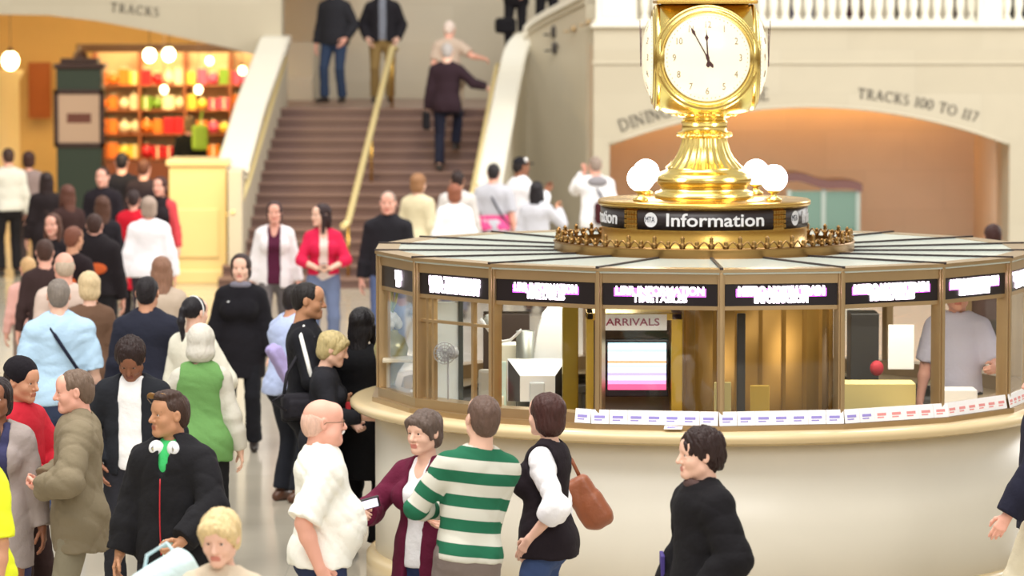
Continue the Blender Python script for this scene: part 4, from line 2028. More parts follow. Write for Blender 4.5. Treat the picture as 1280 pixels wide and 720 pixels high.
b.lathe([(.30, CZ + .375), (.30, CZ + .40), (.2, CZ + .43), (.12, CZ + .5), (.05, CZ + .53), (.06, CZ + .58), (.0, CZ + .64)], seg=40)
b.build('top_plate', M_brass, clk)
M_opal = mat('opal dial', rgb(150, 140, 110), .2, emit=(1, .93, .70), es=1.0, coat=.5)
M_num = mat('dial numerals', rgb(140, 112, 74), .5)
M_hand = mat('dark red brown hand', rgb(70, 34, 34), .4)
for j in range(4):
    Rz = Matrix.Rotation(PI / 2 * j, 4, 'Z')

    def face_obj(b, nm, m, par=clk):
        o = b.build(nm, m, par)
        o.data.transform(Matrix.Translation((0, 0, CZ)) @ Rz)
        return o
    b = B()
    # rings lathed about the z axis then turned to face -Y
    b.lathe([(.285, .0), (.292, .035), (.305, .045), (.315, .035), (.322, .02), (.332, .03), (.345, .02), (.350, 0), (.34, -.03)], seg=72)
    for v in b.bm.verts:
        x, y, z = v.co
        v.co = (x, -.305 - z, y)
    face_obj(b, 'bezel', M_gold)
    b = B()
    pr = [(0, .102)] + [(.288 * math.sin(t), .102 * math.cos(t)) for t in [PI / 2 * k / 12 for k in range(1, 13)]]
    b.lathe(pr, seg=64)
    for v in b.bm.verts:
        x, y, z = v.co
        v.co = (x, -.312 - z, y)
    dial = face_obj(b, 'dial', M_opal)

    def zsurf(x, z):
        rr = min(1, math.hypot(x, z) / .288)
        return -.312 - .102 * math.sqrt(max(0, 1 - rr * rr)) - .003
    bn = B()
    bn.bm.free()
    for k in range(12):
        a = math.radians(30 * k)
        num = str(k) if k else '12'
        t = text_mesh(num, .062, .001, 'numeral', M_num, dial)
        cx, cz_ = .215 * math.sin(a), .215 * math.cos(a)
        for v in t.data.vertices:
            x, z = v.co.x * .8 + cx, v.co.y + cz_
            v.co = Vector((x, zsurf(x, z) - v.co.z, z))
        t.data.transform(Matrix.Translation((0, 0, CZ)) @ Rz)
    b = B()
    for k in range(60):
        a = math.radians(6 * k)
        x, z = .262 * math.sin(a), .262 * math.cos(a)
        b.box((x - .003, zsurf(x, z) - .001, z - .003), (x + .003, zsurf(x, z) + .003, z + .003))
    face_obj(b, 'minute_track', M_num, dial)

    def hand(nm, ang, L, tail, w):
        b = B()
        pl = [(-w * .5, -tail), (-w * 1.4, -tail * .75), (-w * .4, -tail * .3), (-w * 1.2, 0), (-w * .5, L * .12), (-w * .45, L * .6), (-w * 1.3, L * .7), (-w * .3, L * .8),
              (0, L), (w * .3, L * .8), (w * 1.3, L * .7), (w * .45, L * .6), (w * .5, L * .12), (w * 1.2, 0), (w * .4, -tail * .3), (w * 1.4, -tail * .75), (w * .5, -tail)]
        ca, sa = math.cos(-ang), math.sin(-ang)
        b.prism([(x * ca - z * sa, x * sa + z * ca) for x, z in pl], 'y', -.424 if nm == 'minute_hand' else -.420, -.419 if nm == 'minute_hand' else -.415)
        return face_obj(b, nm, M_hand, dial)
    hand('minute_hand', math.radians(-29), .275, .07, .0085)
    hand('hour_hand', math.radians(-3), .19, .06, .0105)
# ---------------------------------------------------------------- inside the booth


def at(px, py, Y):
    return on_y(px, py, Y)


def boxy(name, label, cat, px0, py0, px1, py1, Y, dep, m, group=None, bev=.006, z0=None):
    a = at(px0, py1, Y)
    c = at(px1, py0, Y)
    zb = a.z if z0 is None else z0
    b = B()
    b.box((a.x, Y, zb), (c.x, Y + dep, c.z), bev)
    o = b.build(name, m)
    return tag(o, label, cat, group)


# interior floor counter ring
desk = B()
desk.lathe([(1.45, 1.09), (1.95, 1.09), (1.95, 1.125), (1.45, 1.125), (1.45, 1.09)], seg=60)
for a in range(0, 360, 30):
    p = pol(1.5, a)
    desk.box((p.x - .03, p.y - .03, 0), (p.x + .03, p.y + .03, 1.09))
o = desk.build('desk', mat('dark desk', rgb(90, 84, 74), .5), None, loc=(BX, BY, 0))
tag(o, 'dark ring-shaped desk running inside the booth below the windows', 'desk')
# central brass stair drum
b = B()
b.lathe([(0, 0), (.50, 0), (.50, ZR - .05), (0, ZR - .05)], seg=40)
for k in range(20):
    a = 2 * PI * k / 20
    b.box((.5 * math.cos(a) - .012, .5 * math.sin(a) - .012, 0), (.5 * math.cos(a) + .012, .5 * math.sin(a) + .012, ZR - .06))
o = b.build('stair_drum', mat('ochre brass drum', rgb(150, 112, 48), .4, .6, var=.3, vscale=3), None, loc=(BX + .35, BY + .1, 0))
tag(o, 'brown brass round stair drum in the middle of the booth', 'drum')
# olive column beside the display
b = B()
b.box((-.045, 0, 1.12), (.055, .25, 2.12), .01)
tag(b.build('brass_column', mat('olive brass', rgb(150, 128, 40), .35, .7), None, loc=(at(712, 450, 24.6).x, 24.6, 0)),
    'olive yellow brass column left of the arrivals display', 'column')

# arrivals display
Yd = 24.22
dsp = thing('arrivals_display', 'brass framed display case with a bright screen under an ARRIVALS board', 'display', (at(793, 500, Yd).x, Yd, 1.125))
cx = dsp.location.x


def lx(px):
    return at(px, 450, Yd).x - cx


def lz(py):
    return at(793, py, Yd).z - 1.125


b = B()
x0, x1, za, zb = lx(733), lx(853), 0, lz(391)
b.box((x0, -.02, za), (x0 + .045, .3, zb), .006)
b.box((x1 - .07, -.02, za), (x1, .3, zb), .006)
b.box((x0, -.02, zb - .045), (x1, .3, zb), .006)
b.box((x0, -.02, za), (x1, .3, za + .13), .006)
b.build('frame', mat('gold yellow frame', rgb(214, 178, 70), .3, .7), dsp)
b = B()
b.box((x0 + .03, .26, za), (x1 - .03, .3, zb - .02))
b.build('back_panel', mat('grey brown backing', rgb(128, 112, 100), .5), dsp)
b = B()
b.box((lx(757), .04, lz(497)), (lx(836), .11, lz(425)), .008)
tv = b.build('screen_case', M_black, dsp)


def screen_mat():
    m = bpy.data.materials.new('departure screen')
    m.use_nodes = True
    n, l = m.node_tree.nodes, m.node_tree.links
    b = n['Principled BSDF']
    b.inputs['Base Color'].default_value = (.02, .02, .02, 1)
    tc = n.new('ShaderNodeTexCoord')
    sp = n.new('ShaderNodeSeparateXYZ')
    l.new(tc.outputs['Generated'], sp.inputs[0])
    cr = n.new('ShaderNodeValToRGB')
    cr.color_ramp.interpolation = 'CONSTANT'
    e = cr.color_ramp.elements
    e[0].position = 0
    e[0].color = (1, .1, .25, 1)
    e[1].position = .12
    e[1].color = (1, .35, .65, 1)
    for p, c in ((.2, (.85, .8, 1)), (.3, (.55, .45, 1)), (.36, (.9, .95, 1)), (.47, (.6, .8, 1)), (.53, (1, 1, 1)), (.57, (1, .35, .12)), (.61, (.8, .95, 1)),
                 (.7, (.95, .98, 1)), (.8, (.55, .95, .9)), (.86, (1, 1, 1)), (.95, (.6, .9, .95))):
        q = e.new(p)
        q.color = (*c, 1)
    l.new(sp.outputs['Z'], cr.inputs[0])
    l.new(cr.outputs[0], b.inputs['Emission Color'])
    b.inputs['Emission Strength'].default_value = 1.6
    return m


b = B()
b.box((lx(760), .034, lz(488)), (lx(833), .039, lz(429)))
b.build('screen', screen_mat(), tv)
b = B()
b.box((lx(749), -.06, lz(412)), (lx(833), -.05, lz(392)), .002)
bd = b.build('board', M_paper, dsp)
t = text_mesh('ARRIVALS', .062, .002, 'lettering', mat('maroon lettering', rgb(150, 60, 84), .6), bd, width=lx(824) - lx(757), offset=.0008)
t.rotation_euler = (PI / 2, 0, 0)
t.location = ((lx(757) + lx(824)) / 2, -.063, (lz(412) + lz(392)) / 2)

# computer monitor seen from behind
Ym = 24.75
mon = thing('computer_monitor', 'white computer monitor seen from behind on the booth desk', 'monitor', (at(670, 500, Ym).x, Ym, 1.125))
k = Ym / FPX
b = B()


def mz(py):
    return at(670, py, Ym).z - 1.125


def mx_(px):
    return at(px, 480, Ym).x - mon.location.x


za, zb = mz(502), mz(452)
v = [b.bm.verts.new(p) for p in ((mx_(635), .14, za - .01), (mx_(708), .14, za - .01), (mx_(708), .14, zb), (mx_(635), .14, zb),
                                 (mx_(650), 0, za), (mx_(694), 0, za), (mx_(694), 0, zb - .09), (mx_(650), 0, zb - .09))]
fs = []
for q in ((4, 5, 6, 7), (7, 6, 2, 3), (4, 7, 3, 0), (5, 1, 2, 6), (0, 1, 5, 4), (3, 2, 1, 0)):
    fs.append(b.bm.faces.new([v[i] for i in q]))
fs[2].material_index = fs[3].material_index = 1
b.box((mx_(634), .14, za - .015), (mx_(709), .17, zb + .005), .004)
b.build('housing', [M_white, mat('dark monitor side', rgb(60, 58, 66), .4)], mon)
b = B()
b.box((mx_(662), -.02, 0), (mx_(681), .05, zb - .13), .01)
b.lathe([(0, 0), (.11, 0), (.10, .015), (0, .02)], seg=24)
b.build('stand', mat('pale grey stand', rgb(205, 212, 216), .4), mon)

# white rounded equipment cover
b = B()
a = at(663, 450, 25.0)
c = at(706, 386, 25.0)
w_, h_ = c.x - a.x, c.z - 1.125
pl = [(0, 0), (w_, 0), (w_, h_), (w_ * .55, h_), (w_ * .35, h_ * .93), (w_ * .22, h_ * .8), (w_ * .12, h_ * .6), (w_ * .0, h_ * .55)]
b.prism(pl, 'y', 0, .3)
tag(b.build('equipment_cover', M_white, None, loc=(a.x, 25.0, 1.125)), 'white rounded equipment cover standing behind the computer monitor', 'cover')
# grey bin
b = B()
pa, pb = at(645, 448, 25.05), at(668, 412, 25.05)
r_ = (pb.x - pa.x) / 2
b.lathe([(0, 0), (r_ * .9, 0), (r_, pb.z - 1.125), (r_ * .92, pb.z - 1.125), (r_ * .82, .02), (0, .02)], seg=24)
tag(b.build('metal_bin', mat('brushed steel', rgb(140, 144, 138), .4, .6), None, loc=(pa.x + r_, 24.95, 1.125)), 'grey metal bin behind the monitor in the booth', 'bin')
# pale box of paper
boxy('paper_box', 'pale cream box of paper left of the grey bin', 'box', 621, 431, 645, 478, 25.0, .25, mat('cream card', rgb(232, 228, 206), .7), z0=1.125)
# hanging white cable
b = B()
cpts = [at(601, 398, 24.5), at(608, 409, 24.5), at(617, 421, 24.5), at(628, 427, 24.5), at(638, 425, 24.5), at(646, 418, 24.5), at(652, 412, 24.5)]
b.tube(cpts, .009, 8)
tag(b.build('cable', M_white, smooth=True), 'white curly cable hanging behind the third window of the booth', 'cable')
# leaning white door panel with a fan
dp = thing('display_board', 'tall pale blue white panel leaning inside the left of the booth', 'panel', (at(549, 505, 24.98).x, 24.98, 0))
b = B()
xa, xb = at(531, 450, 24.95).x - dp.location.x, at(573, 450, 24.95).x - dp.location.x
b.box((xa, 0, 1.0), (xb, .05, at(550, 378, 24.95).z), .006)
b.build('board', mat('pale blue white board', rgb(226, 238, 242), .4), dp)
b = B()
b.box((xb, -.01, 1.0), (xb + .03, .06, at(550, 376, 24.95).z), .004)
b.build('edge_post', mat('dark teal post', rgb(60, 70, 72), .4), dp)
fan = thing('desk_fan', 'grey round desk fan on a thin stem in front of the white panel', 'fan', (at(560, 500, 24.8).x, 24.8, 1.125))
fz = at(553, 441, 24.8).z - 1.125
b = B()
b.tube([(0, .03, 0), (0, .03, fz)], .006, 8)
b.lathe([(0, 0), (.06, 0), (.05, .015), (0, .02)], seg=20)
b.build('stem', M_grey, fan)
b = B()
for rr in (.03, .05, .068):
    b.tube([(rr * math.cos(q) - .02, -.03, fz + rr * math.sin(q)) for q in [2 * PI * i / 24 for i in range(24)]], .003, 5, closed=True)
for i in range(16):
    q = 2 * PI * i / 16
    b.tube([(-.02, -.04, fz), (-.02 + .068 * math.cos(q), -.03, fz + .068 * math.sin(q))], .002, 4)
b.sph((.03, .03, fz), (.04, .05, .045), 14, 10)
b.build('cage', M_grey, fan)
b = B()
for i in range(3):
    q = 2 * PI * i / 3
    b.prism([(-.02, fz), (-.02 + .058 * math.cos(q), fz + .058 * math.sin(q)), (-.02 + .055 * math.cos(q + .9), fz + .055 * math.sin(q + .9))], 'y', -.02, -.012)
b.build('blade', mat('pale fan blade', rgb(190, 192, 198), .4), fan)
# slim mullions dividing the second window
b = B()
for x in (-.29, -.235, .157):
    b.box((x - .011, -.012, ZS), (x + .011, .02, ZG), .002)
b.box((-hwid + .02, -.013, 1.772), (hwid - .02, .021, 1.79), .002)
o = b.build('mullion', M_bronze, booth)
o.location = pol(ap - .012, -50)
o.rotation_euler = (0, 0, math.radians(-50))
# vase lamp at the far left
vs = thing('vase', 'olive glass vase with a white flower spray in the far left window', 'vase', (at(489, 500, 25.8).x, 25.8, 1.125))
b = B()
b.lathe([(0, 0), (.05, 0), (.055, .03), (.03, .09), (.022, .16), (.045, .24), (.10, .32), (.115, .40), (.09, .47), (.05, .50), (.045, .52)], seg=24)
b.build('body', mat('olive glass', rgb(168, 160, 104), .2, .2), vs)
b = B()
b.tube([(0, 0, .5), (.0, 0, .75)], .008, 6)
for i in range(14):
    q = random.Random(i)
    b.sph((q.uniform(-.05, .05), q.uniform(-.05, .05), q.uniform(.55, .62)), (.03, .03, .035), 8, 6)
for i in range(9):
    q = random.Random(i + 50)
    x, y = q.uniform(-.06, .06), q.uniform(-.05, .05)
    b.tube([(0, 0, .6), (x * .5, y * .5, .7), (x, y, .82)], [.004, .009, .003], 5, mi=1)
b.build('flowers', [M_paper, mat('leaf green', rgb(150, 168, 80), .6)], vs)
sh = B()
p, q = at(479, 447, 25.6), at(530, 447, 25.6)
sh.box((p.x, 25.45, p.z - .02), (q.x, 25.75, p.z), .004)
sh.box((p.x + .02, 25.6, 1.125), (p.x + .04, 25.62, p.z - .02))
sh.box((q.x - .04, 25.6, 1.125), (q.x - .02, 25.62, p.z - .02))
tag(sh.build('shelf', mat('pale shelf', rgb(205, 196, 176), .4)), 'small pale shelf across the left windows inside the booth', 'shelf')
boxy('card_stand', 'white card leaning in the lower corner of the second window', 'card', 513, 487, 526, 512, 25.3, .02, M_paper, z0=1.125)
b = B()
b.lathe([(0, 0), (.022, 0), (.024, .07), (.01, .10), (.012, .13), (0, .135)], seg=14)
tag(b.build('glass_bottle', mat('clear grey glass', rgb(190, 200, 190), .1), None, loc=(at(506, 500, 25.5).x, 25.5, 1.125)),
    'small clear bottle standing beside the olive vase', 'bottle')
boxy('office_chair_back', 'grey mesh chair back seen through the third window', 'chair back', 598, 462, 618, 520, 24.75, .06, mat('grey mesh', rgb(165, 162, 152), .6), bev=.02, z0=1.125)

boxy('dark_shelf_unit', 'dark brown shelf unit behind the white cable in the third window', 'shelf', 604, 392, 662, 470, 25.75, .2, mat('dark brown wood', rgb(62, 46, 38), .5), z0=1.125)
boxy('folder', 'pale green folder standing left of the computer monitor', 'folder', 622, 452, 633, 500, 24.75, .03, mat('pale green card', rgb(200, 226, 216), .5), z0=1.125)
boxy('paper_tray', 'flat cream paper tray in the third window left of the monitor', 'tray', 600, 496, 630, 508, 24.7, .12, mat('cream card', rgb(232, 228, 206), .7), z0=1.125)
boxy('dark_box', 'dark box low behind the monitor and left of the olive column', 'box', 700, 440, 716, 500, 25.1, .2, M_dark, z0=1.125)
boxy('yellow_folder', 'yellow folder standing right of the dark upright post', 'folder', 938, 482, 962, 500, 24.9, .03, mat('yellow paper', rgb(214, 176, 70), .7), z0=1.125)
boxy('cream_folder', 'low cream folder left of the dark upright post', 'folder', 893, 478, 914, 512, 24.9, .03, mat('cream paper', rgb(226, 210, 140), .7), z0=1.125)
b = B()
pc = at(612, 402, 25.2)
b.sph((0, 0, 0), (.05, .04, .05), 16, 10)
b.tube([(0, 0, 0), (.02, 0, -.2), (0, 0, 1.14 - pc.z)], .008, 6)
b.lathe([(0, 0), (.06, 0), (.05, .02), (0, .02)], c=(0, 0, 1.13 - pc.z), seg=16)
tag(b.build('desk_lamp', mat('grey enamel', rgb(170, 172, 168), .3), None, loc=pc), 'small grey desk lamp near the left edge of the third window', 'lamp')
# right half of the interior
boxy('dark_cabinet', 'black cabinet behind the window right of the golden drum', 'cabinet', 1063, 392, 1099, 470, 25.6, .3, M_dark, z0=1.125)
boxy('paper_stack', 'wide cream stack of timetables on the right desk', 'paper stack', 1052, 480, 1145, 515, 24.8, .28, mat('cream paper', rgb(226, 210, 140), .7), z0=1.125)
boxy('white_notice', 'white paper notice hanging right of the black cabinet', 'notice', 1110, 406, 1143, 462, 25.5, .015, M_paper, z0=None)
boxy('paper_stack', 'low white stack of papers at the far right of the desk', 'paper stack', 1168, 488, 1222, 512, 25.1, .25, M_paper, z0=1.125)
0 and boxy('paper_stack', 'short yellow stack of leaflets left of the dark upright', 'paper stack', 935, 455, 968, 475, 24.9, .2, mat('yellow paper', rgb(214, 176, 70), .7), z0=1.125)
boxy('dark_upright', 'dark upright post behind the window right of the arrivals display', 'post', 921, 392, 932, 515, 24.35, .04, M_dark, z0=1.125)
b = B()
b.sph((0, 0, .05), (.045, .04, .05), 14, 10)
tag(b.build('red_pouch', mat('crimson cloth', rgb(170, 30, 50), .7), None, loc=(at(1096, 462, 25.3).x, 25.3, at(1096, 470, 25.3).z)),
    'small crimson pouch hanging before the black cabinet', 'pouch')
# leaflets in a row on the sill outside the glass
M_l1 = mat('white leaflet', rgb(246, 246, 250), .5)
M_l2 = mat('violet print', rgb(150, 140, 215), .6)
M_l3 = mat('pink print', rgb(228, 150, 150), .6)
lf = {}
for key, mm in (('blue', M_l2), ('pink', M_l3)):
    b = B()
    b.box((-.055, -.004, 0), (.055, .0, .085), .001)
    b.box((-.036, -.0055, .034), (.030, -.0041, .050), mi=1)
    b.box((-.036, -.0055, .020), (.012, -.0041, .027), mi=1)
    for v in b.bm.verts:
        v.co.y += v.co.z * .2 - .016
    o = b.build('timetable_leaflet', [M_l1, mm])
    lf[key] = o
used = set()
n_ = 0
for i, th in enumerate([x * 2.95 - 22.5 for x in range(32)]):
    key = 'blue' if th < 27 else 'pink'
    src = lf[key]
    if key in used:
        o = src.copy()
        C.objects.link(o)
    else:
        o = src
        used.add(key)
    k20 = (th % 20) - 10
    rr = (RG + .03) * math.cos(math.radians(10)) / math.cos(math.radians(k20)) + .006
    p = pol(rr, th)
    o.location = (BX + p.x, BY + p.y, ZC + .037)
    o.rotation_euler = (0, 0, math.radians(th - k20))
    tag(o, 'white timetable leaflet with %s print in the row standing on the counter below the windows' % ('violet' if key == 'blue' else 'pink'),
        'leaflet', 'timetable leaflets with %s print' % ('violet' if key == 'blue' else 'pink'))
o = lf['blue'].copy()
C.objects.link(o)
p = pol(2.24, -7.5)
o.location = (BX + p.x, BY + p.y, ZC + .004)
o.rotation_euler = (-PI / 2 + .35, 0, math.radians(-7))
tag(o, 'single white leaflet lying flat on the front of the counter', 'leaflet', 'leaflet lying on the counter')
del o['group']
# soft lamp inside the booth
area('booth_ceiling_light', (BX - .9, BY - 1.1, ZR - .06), .8, 21, (1, .96, .86), sy=.8)
area('booth_ceiling_light_right', (BX + 1.1, BY - 1.0, ZR - .06), .8, 16, (1, .93, .78), sy=.8)
# ---------------------------------------------------------------- tall kiosk sign and the shop beyond the left arch
def on_floor_box(px0, px1, Y):
    a, c = on_y(px0, 200, Y), on_y(px1, 200, Y)
    return (a.x + c.x) / 2, (c.x - a.x) / 2


KY = 60.95
cx, hw = on_floor_box(68, 131, KY)
k = thing('advertising_kiosk', 'tall dark green kiosk with a framed pale poster beyond the left arch', 'kiosk', (cx, KY, 0))
zt = Z_at(98, 86, KY)
M_kg = mat('dark green paint', rgb(44, 58, 44), .4)
M_kb = mat('dark brown frame', rgb(58, 32, 26), .4)
b = B()
b.box((-hw + .04, -.02, 0), (hw - .04, .5, zt), .01)
b.box((-hw, -.06, 0), (hw, .54, .2), .01)
b.build('body', M_kg, k)
b = B()
b.box((-hw, -.07, zt), (hw, .56, zt + .08), .015)
b.box((-hw + .1, 0, zt + .08), (hw - .1, .45, zt + .16), .015)
b.lathe([(.12, zt + .16), (.10, zt + .24), (.02, zt + .34), (0, zt + .36)], c=(0, .2, 0), seg=16)
b.build('cornice', M_kb, k)
z0, z1 = Z_at(98, 184, KY), Z_at(98, 112, KY)
b = B()
b.box((-hw + .01, -.019, z0 + .01), (hw - .01, -.005, z1 - .01))
b.box((-hw, -.06, z0), (-hw + .07, .0, z1), .006)
b.box((hw - .07, -.06, z0), (hw, .0, z1), .006)
b.box((-hw, -.06, z1 - .07), (hw, .0, z1), .006)
b.box((-hw, -.06, z0), (hw, .0, z0 + .07), .006)
b.build('frame', M_kb, k)
b = B()
b.box((-hw + .07, -.04, z0 + .07), (hw - .07, -.02, z1 - .07))
b.box((-hw + .2, -.045, (z0 + z1) / 2 - .07), (hw - .2, -.039, (z0 + z1) / 2 + .08), .002, mi=1)
b.build('poster', [mat('poster paper', rgb(200, 168, 140), .6), mat('poster print', rgb(110, 60, 44), .6)], k)

# shop: shelving wall with bright goods
SY = 66.0
cx, hw = on_floor_box(118, 345, SY)
sh = thing('shop_shelving', 'wide lit shop display of open shelves beyond the left arch', 'shelving', (cx, SY, 0))
zt = Z_at(200, 66, SY)
b = B()
b.box((-hw, .45, 0), (hw, .5, zt))
b.build('back_panel', mat('shop back panel', rgb(224, 190, 140), .6), sh)
levels = [Z_at(200, y, SY) for y in (198, 167, 137, 106)]
for z in levels:
    b = B()
    b.box((-hw, 0, z - .03), (hw, .45, z), .004)
    b.build('shelf', mat('shop shelf', rgb(150, 84, 44), .5), sh)
for i in range(5):
    x = -hw + 2 * hw * i / 4
    b = B()
    b.box((x - .025, -.01, 0), (x + .025, .45, zt), .004)
    b.build('upright', mat('shop shelf', rgb(150, 84, 44), .5), sh)
b = B()
b.box((-hw, -.02, 0), (hw, .44, levels[0] - .05), .01)
b.build('counter_front', mat('shop counter', rgb(120, 66, 40), .5), sh)
rr = random.Random(5)
COL = [('red', (214, 34, 40)), ('orange', (240, 130, 40)), ('yellow', (250, 214, 80)), ('pink', (236, 90, 120)), ('cream', (246, 226, 180)), ('green', (120, 160, 50))]
protos = {}
zone = {0: ['orange', 'yellow', 'red', 'red', 'red', 'green', 'orange', 'red'], 1: ['orange', 'cream', 'orange', 'red', 'cream', 'cream', 'red', 'red'],
        2: ['orange', 'cream', 'green', 'cream', 'yellow', 'pink', 'pink', 'red'], 3: ['orange', 'orange', 'red', 'cream', 'orange', 'pink', 'pink', 'red']}
sname = ['lowest', 'second', 'third', 'top']
for li, z in enumerate(levels):
    for j in range(16):
        cn = zone[li][j // 2] if rr.random() < .8 else rr.choice(COL)[0]
        col = dict(COL)[cn]
        kind = rr.choice(['gift_box', 'glass_ornament', 'gift_bag'])
        key = (kind, cn)
        if key not in protos:
            m = mat('goods_' + cn, rgb(*col), .35, coat=.3)
            b = B()
            if kind == 'gift_box':
                b.box((-.07, -.06, 0), (.07, .06, .16), .008)
                b.box((-.075, -.065, .13), (.075, .065, .165), .006)
                b.box((-.012, -.068, 0), (.012, .068, .168), mi=1)
            elif kind == 'glass_ornament':
                b.sph((0, 0, .085), .085, 16, 12)
                b.lathe([(.02, .165), (.02, .19), (0, .19)], seg=10, mi=1)
            else:
                b.box((-.065, -.04, 0), (.065, .04, .20), .006)
                b.tube([(-.03, -.03, .19), (-.025, -.03, .25), (.025, -.03, .25), (.03, -.03, .19)], .005, 5, mi=1)
            o = b.build(kind, [m, mat('goods trim', rgb(250, 236, 190), .4)])
            protos[key] = o
        else:
            o = protos[key].copy()
            C.objects.link(o)
        s_k = rr.uniform(1.05, 1.4)
        o.location = (cx - hw + .12 + (2 * hw - .24) * j / 15, SY + .13, z)
        o.scale = (s_k,) * 3
        g = '%s %ss on the %s shop shelf' % (cn, kind.replace('_', ' '), sname[li])
        tag(o, 'blurred bright %s %s on the %s shelf of the lit shop' % (cn, kind.replace('_', ' '), sname[li]), kind.split('_')[1], g)

# lamps hanging in the passage
M_bulb = mat('passage lamp glass', rgb(255, 244, 200), .3, emit=(1, .84, .45), es=14)


def hanging(px, py, Y, r, label, col=None, top=4.3, es=None, name='pendant_lamp'):
    p = on_y(px, py, Y)
    o = thing(name, label, 'lamp', p, 0)
    b = B()
    b.sph((0, 0, 0), (r, r, r * 1.15), 18, 12)
    b.build('globe', col or M_bulb, o)
    b = B()
    b.lathe([(.0, r * 1.1), (r * .5, r * 1.05), (r * .3, r * 1.5), (.006, r * 1.7), (.006, top - p.z)], seg=12)
    b.build('stem', M_kb, o)
    return o


hanging(13, 76, 62.5, .13, 'large glowing hanging lamp at the far left of the passage')
hanging(187, 69, 63.2, .10, 'left one of the two glowing hanging lamps before the shop')
hanging(211, 68, 63.2, .10, 'right one of the two glowing hanging lamps before the shop')
M_spot = mat('small spot lamp', rgb(255, 236, 190), .3, emit=(1, .78, .42), es=8)
for px, py, lab in ((262, 76, 'small bright shop lamp high up near the stair balustrade'), (248, 112, 'small bright shop lamp over the middle of the shop'),
                    (303, 88, 'small bright shop lamp closest to the stair balustrade'), (205, 112, 'small bright shop lamp near the centre of the shelves')):
    hanging(px, py, 65.4, .065, lab, M_spot, top=4.3, name='shop_lamp')
M_green = mat('lime lamp', rgb(220, 255, 90), .3, emit=(.72, 1, .22), es=3)
p = on_y(251, 174, 63.4)
# lit column and brown door panel at the far left
cx2, hw2 = on_floor_box(-30, 20, 70)
b = B()
b.lathe([(.32, 0), (.32, .2), (.26, .25), (.25, 2.4), (.3, 2.5), (.34, 2.6), (0, 2.6)], seg=28)
tag(b.build('column', mat('cream column', rgb(244, 226, 170), .4), None, loc=(on_y(6, 150, 68).x, 68, 0)), 'round cream column glowing under the lamp at the far left', 'column')
cx3, hw3 = on_floor_box(36, 64, 72.6)
b = B()
za_, zb_ = Z_at(50, 148, 72.6), Z_at(50, 78, 72.6)
b.box((-hw3, 0, za_), (hw3, .1, zb_), .01)
b.box((-hw3 + .08, -.02, za_ + .08), (hw3 - .08, 0, zb_ - .08), .01)
tag(b.build('wooden_door_panel', mat('orange brown wood', rgb(170, 92, 30), .5), None, loc=(cx3, 72.6, 0)), 'orange brown wooden panel on the back wall left of the kiosk', 'panel')
area('shop_display_light', (on_y(225, 100, 64.6).x, 64.6, 3.6), 2.6, 150, (1, .74, .42), rot=(math.radians(28), 0, 0), sy=.4)
# ---------------------------------------------------------------- things carried
M_leather = mat('brown leather', rgb(140, 78, 48), .42, bump=.4, bscale=30, var=.15, vscale=8)


def sdf_thing(name, label, cat, S, m, coarse, loc=(0, 0, 0), rz=0, group=None):
    me, _, _ = S.mesh(name, coarse)
    o = link_mesh(name, me, m)
    o.location = loc
    o.rotation_euler = (0, 0, rz)
    return tag(o, label, cat, group)


def strap_loop(R, side=1, y=.15, w=1.0, low=.98, hx=.19):
    """closed path over one shoulder to the other hip, in the wearer's frame"""
    q = [(.085, 0, 1.475), (.06, .085, 1.42), (-.02, y * 1.0, 1.28), (-.10, y * 1.02, 1.14), (-hx, .07, low), (-hx - .015, 0, low - .02), (-hx, -.07, low),
         (-.10, -y * .95, 1.14), (-.02, -y * .98, 1.28), (.06, -.10, 1.42)]
    return [R.M @ Vector(map(float, R.up(side * a * w, b_ * w, c))) for a, b_, c in q]


def crossbody(R, label, side=1, col=(30, 30, 34), pouch=True, y=.155, size=(.12, .05, .10), back=False, w=1.0, low=.98, hx=.19):
    pts = strap_loop(R, side, y, w, low, hx)
    c = Vector(map(float, R.up(-side * (hx + .05) * w, -.06 if not back else -.14, low - .06)))
    root = thing('crossbody_bag', label, 'bag', R.M @ c, R.yaw)
    inv = root.matrix_basis.inverted() if False else (Matrix.Translation(R.M @ c) @ Matrix.Rotation(R.yaw, 4, 'Z')).inverted()
    b = B()
    b.tube([inv @ p for p in pts], .014, 6, closed=True)
    b.build('strap', fabric(*col), root)
    if pouch:
        S = Sdf()
        S.box((0, 0, -.02), size, rnd=.03)
        me, _, _ = S.mesh('pouch', .014)
        link_mesh('pouch', me, fabric(*col), root)
    return root


SH = lambda c, **k: dict(k='shirt', c=c, **k)
JK = lambda c, **k: dict(k='jacket', c=c, **dict(dict(off=.022, hem=.84), **k))
TR = lambda c, **k: dict(k='trousers', c=c, **k)
BLACK = (30, 28, 32)
NAVY = (36, 40, 62)
JEANS = (58, 74, 112)

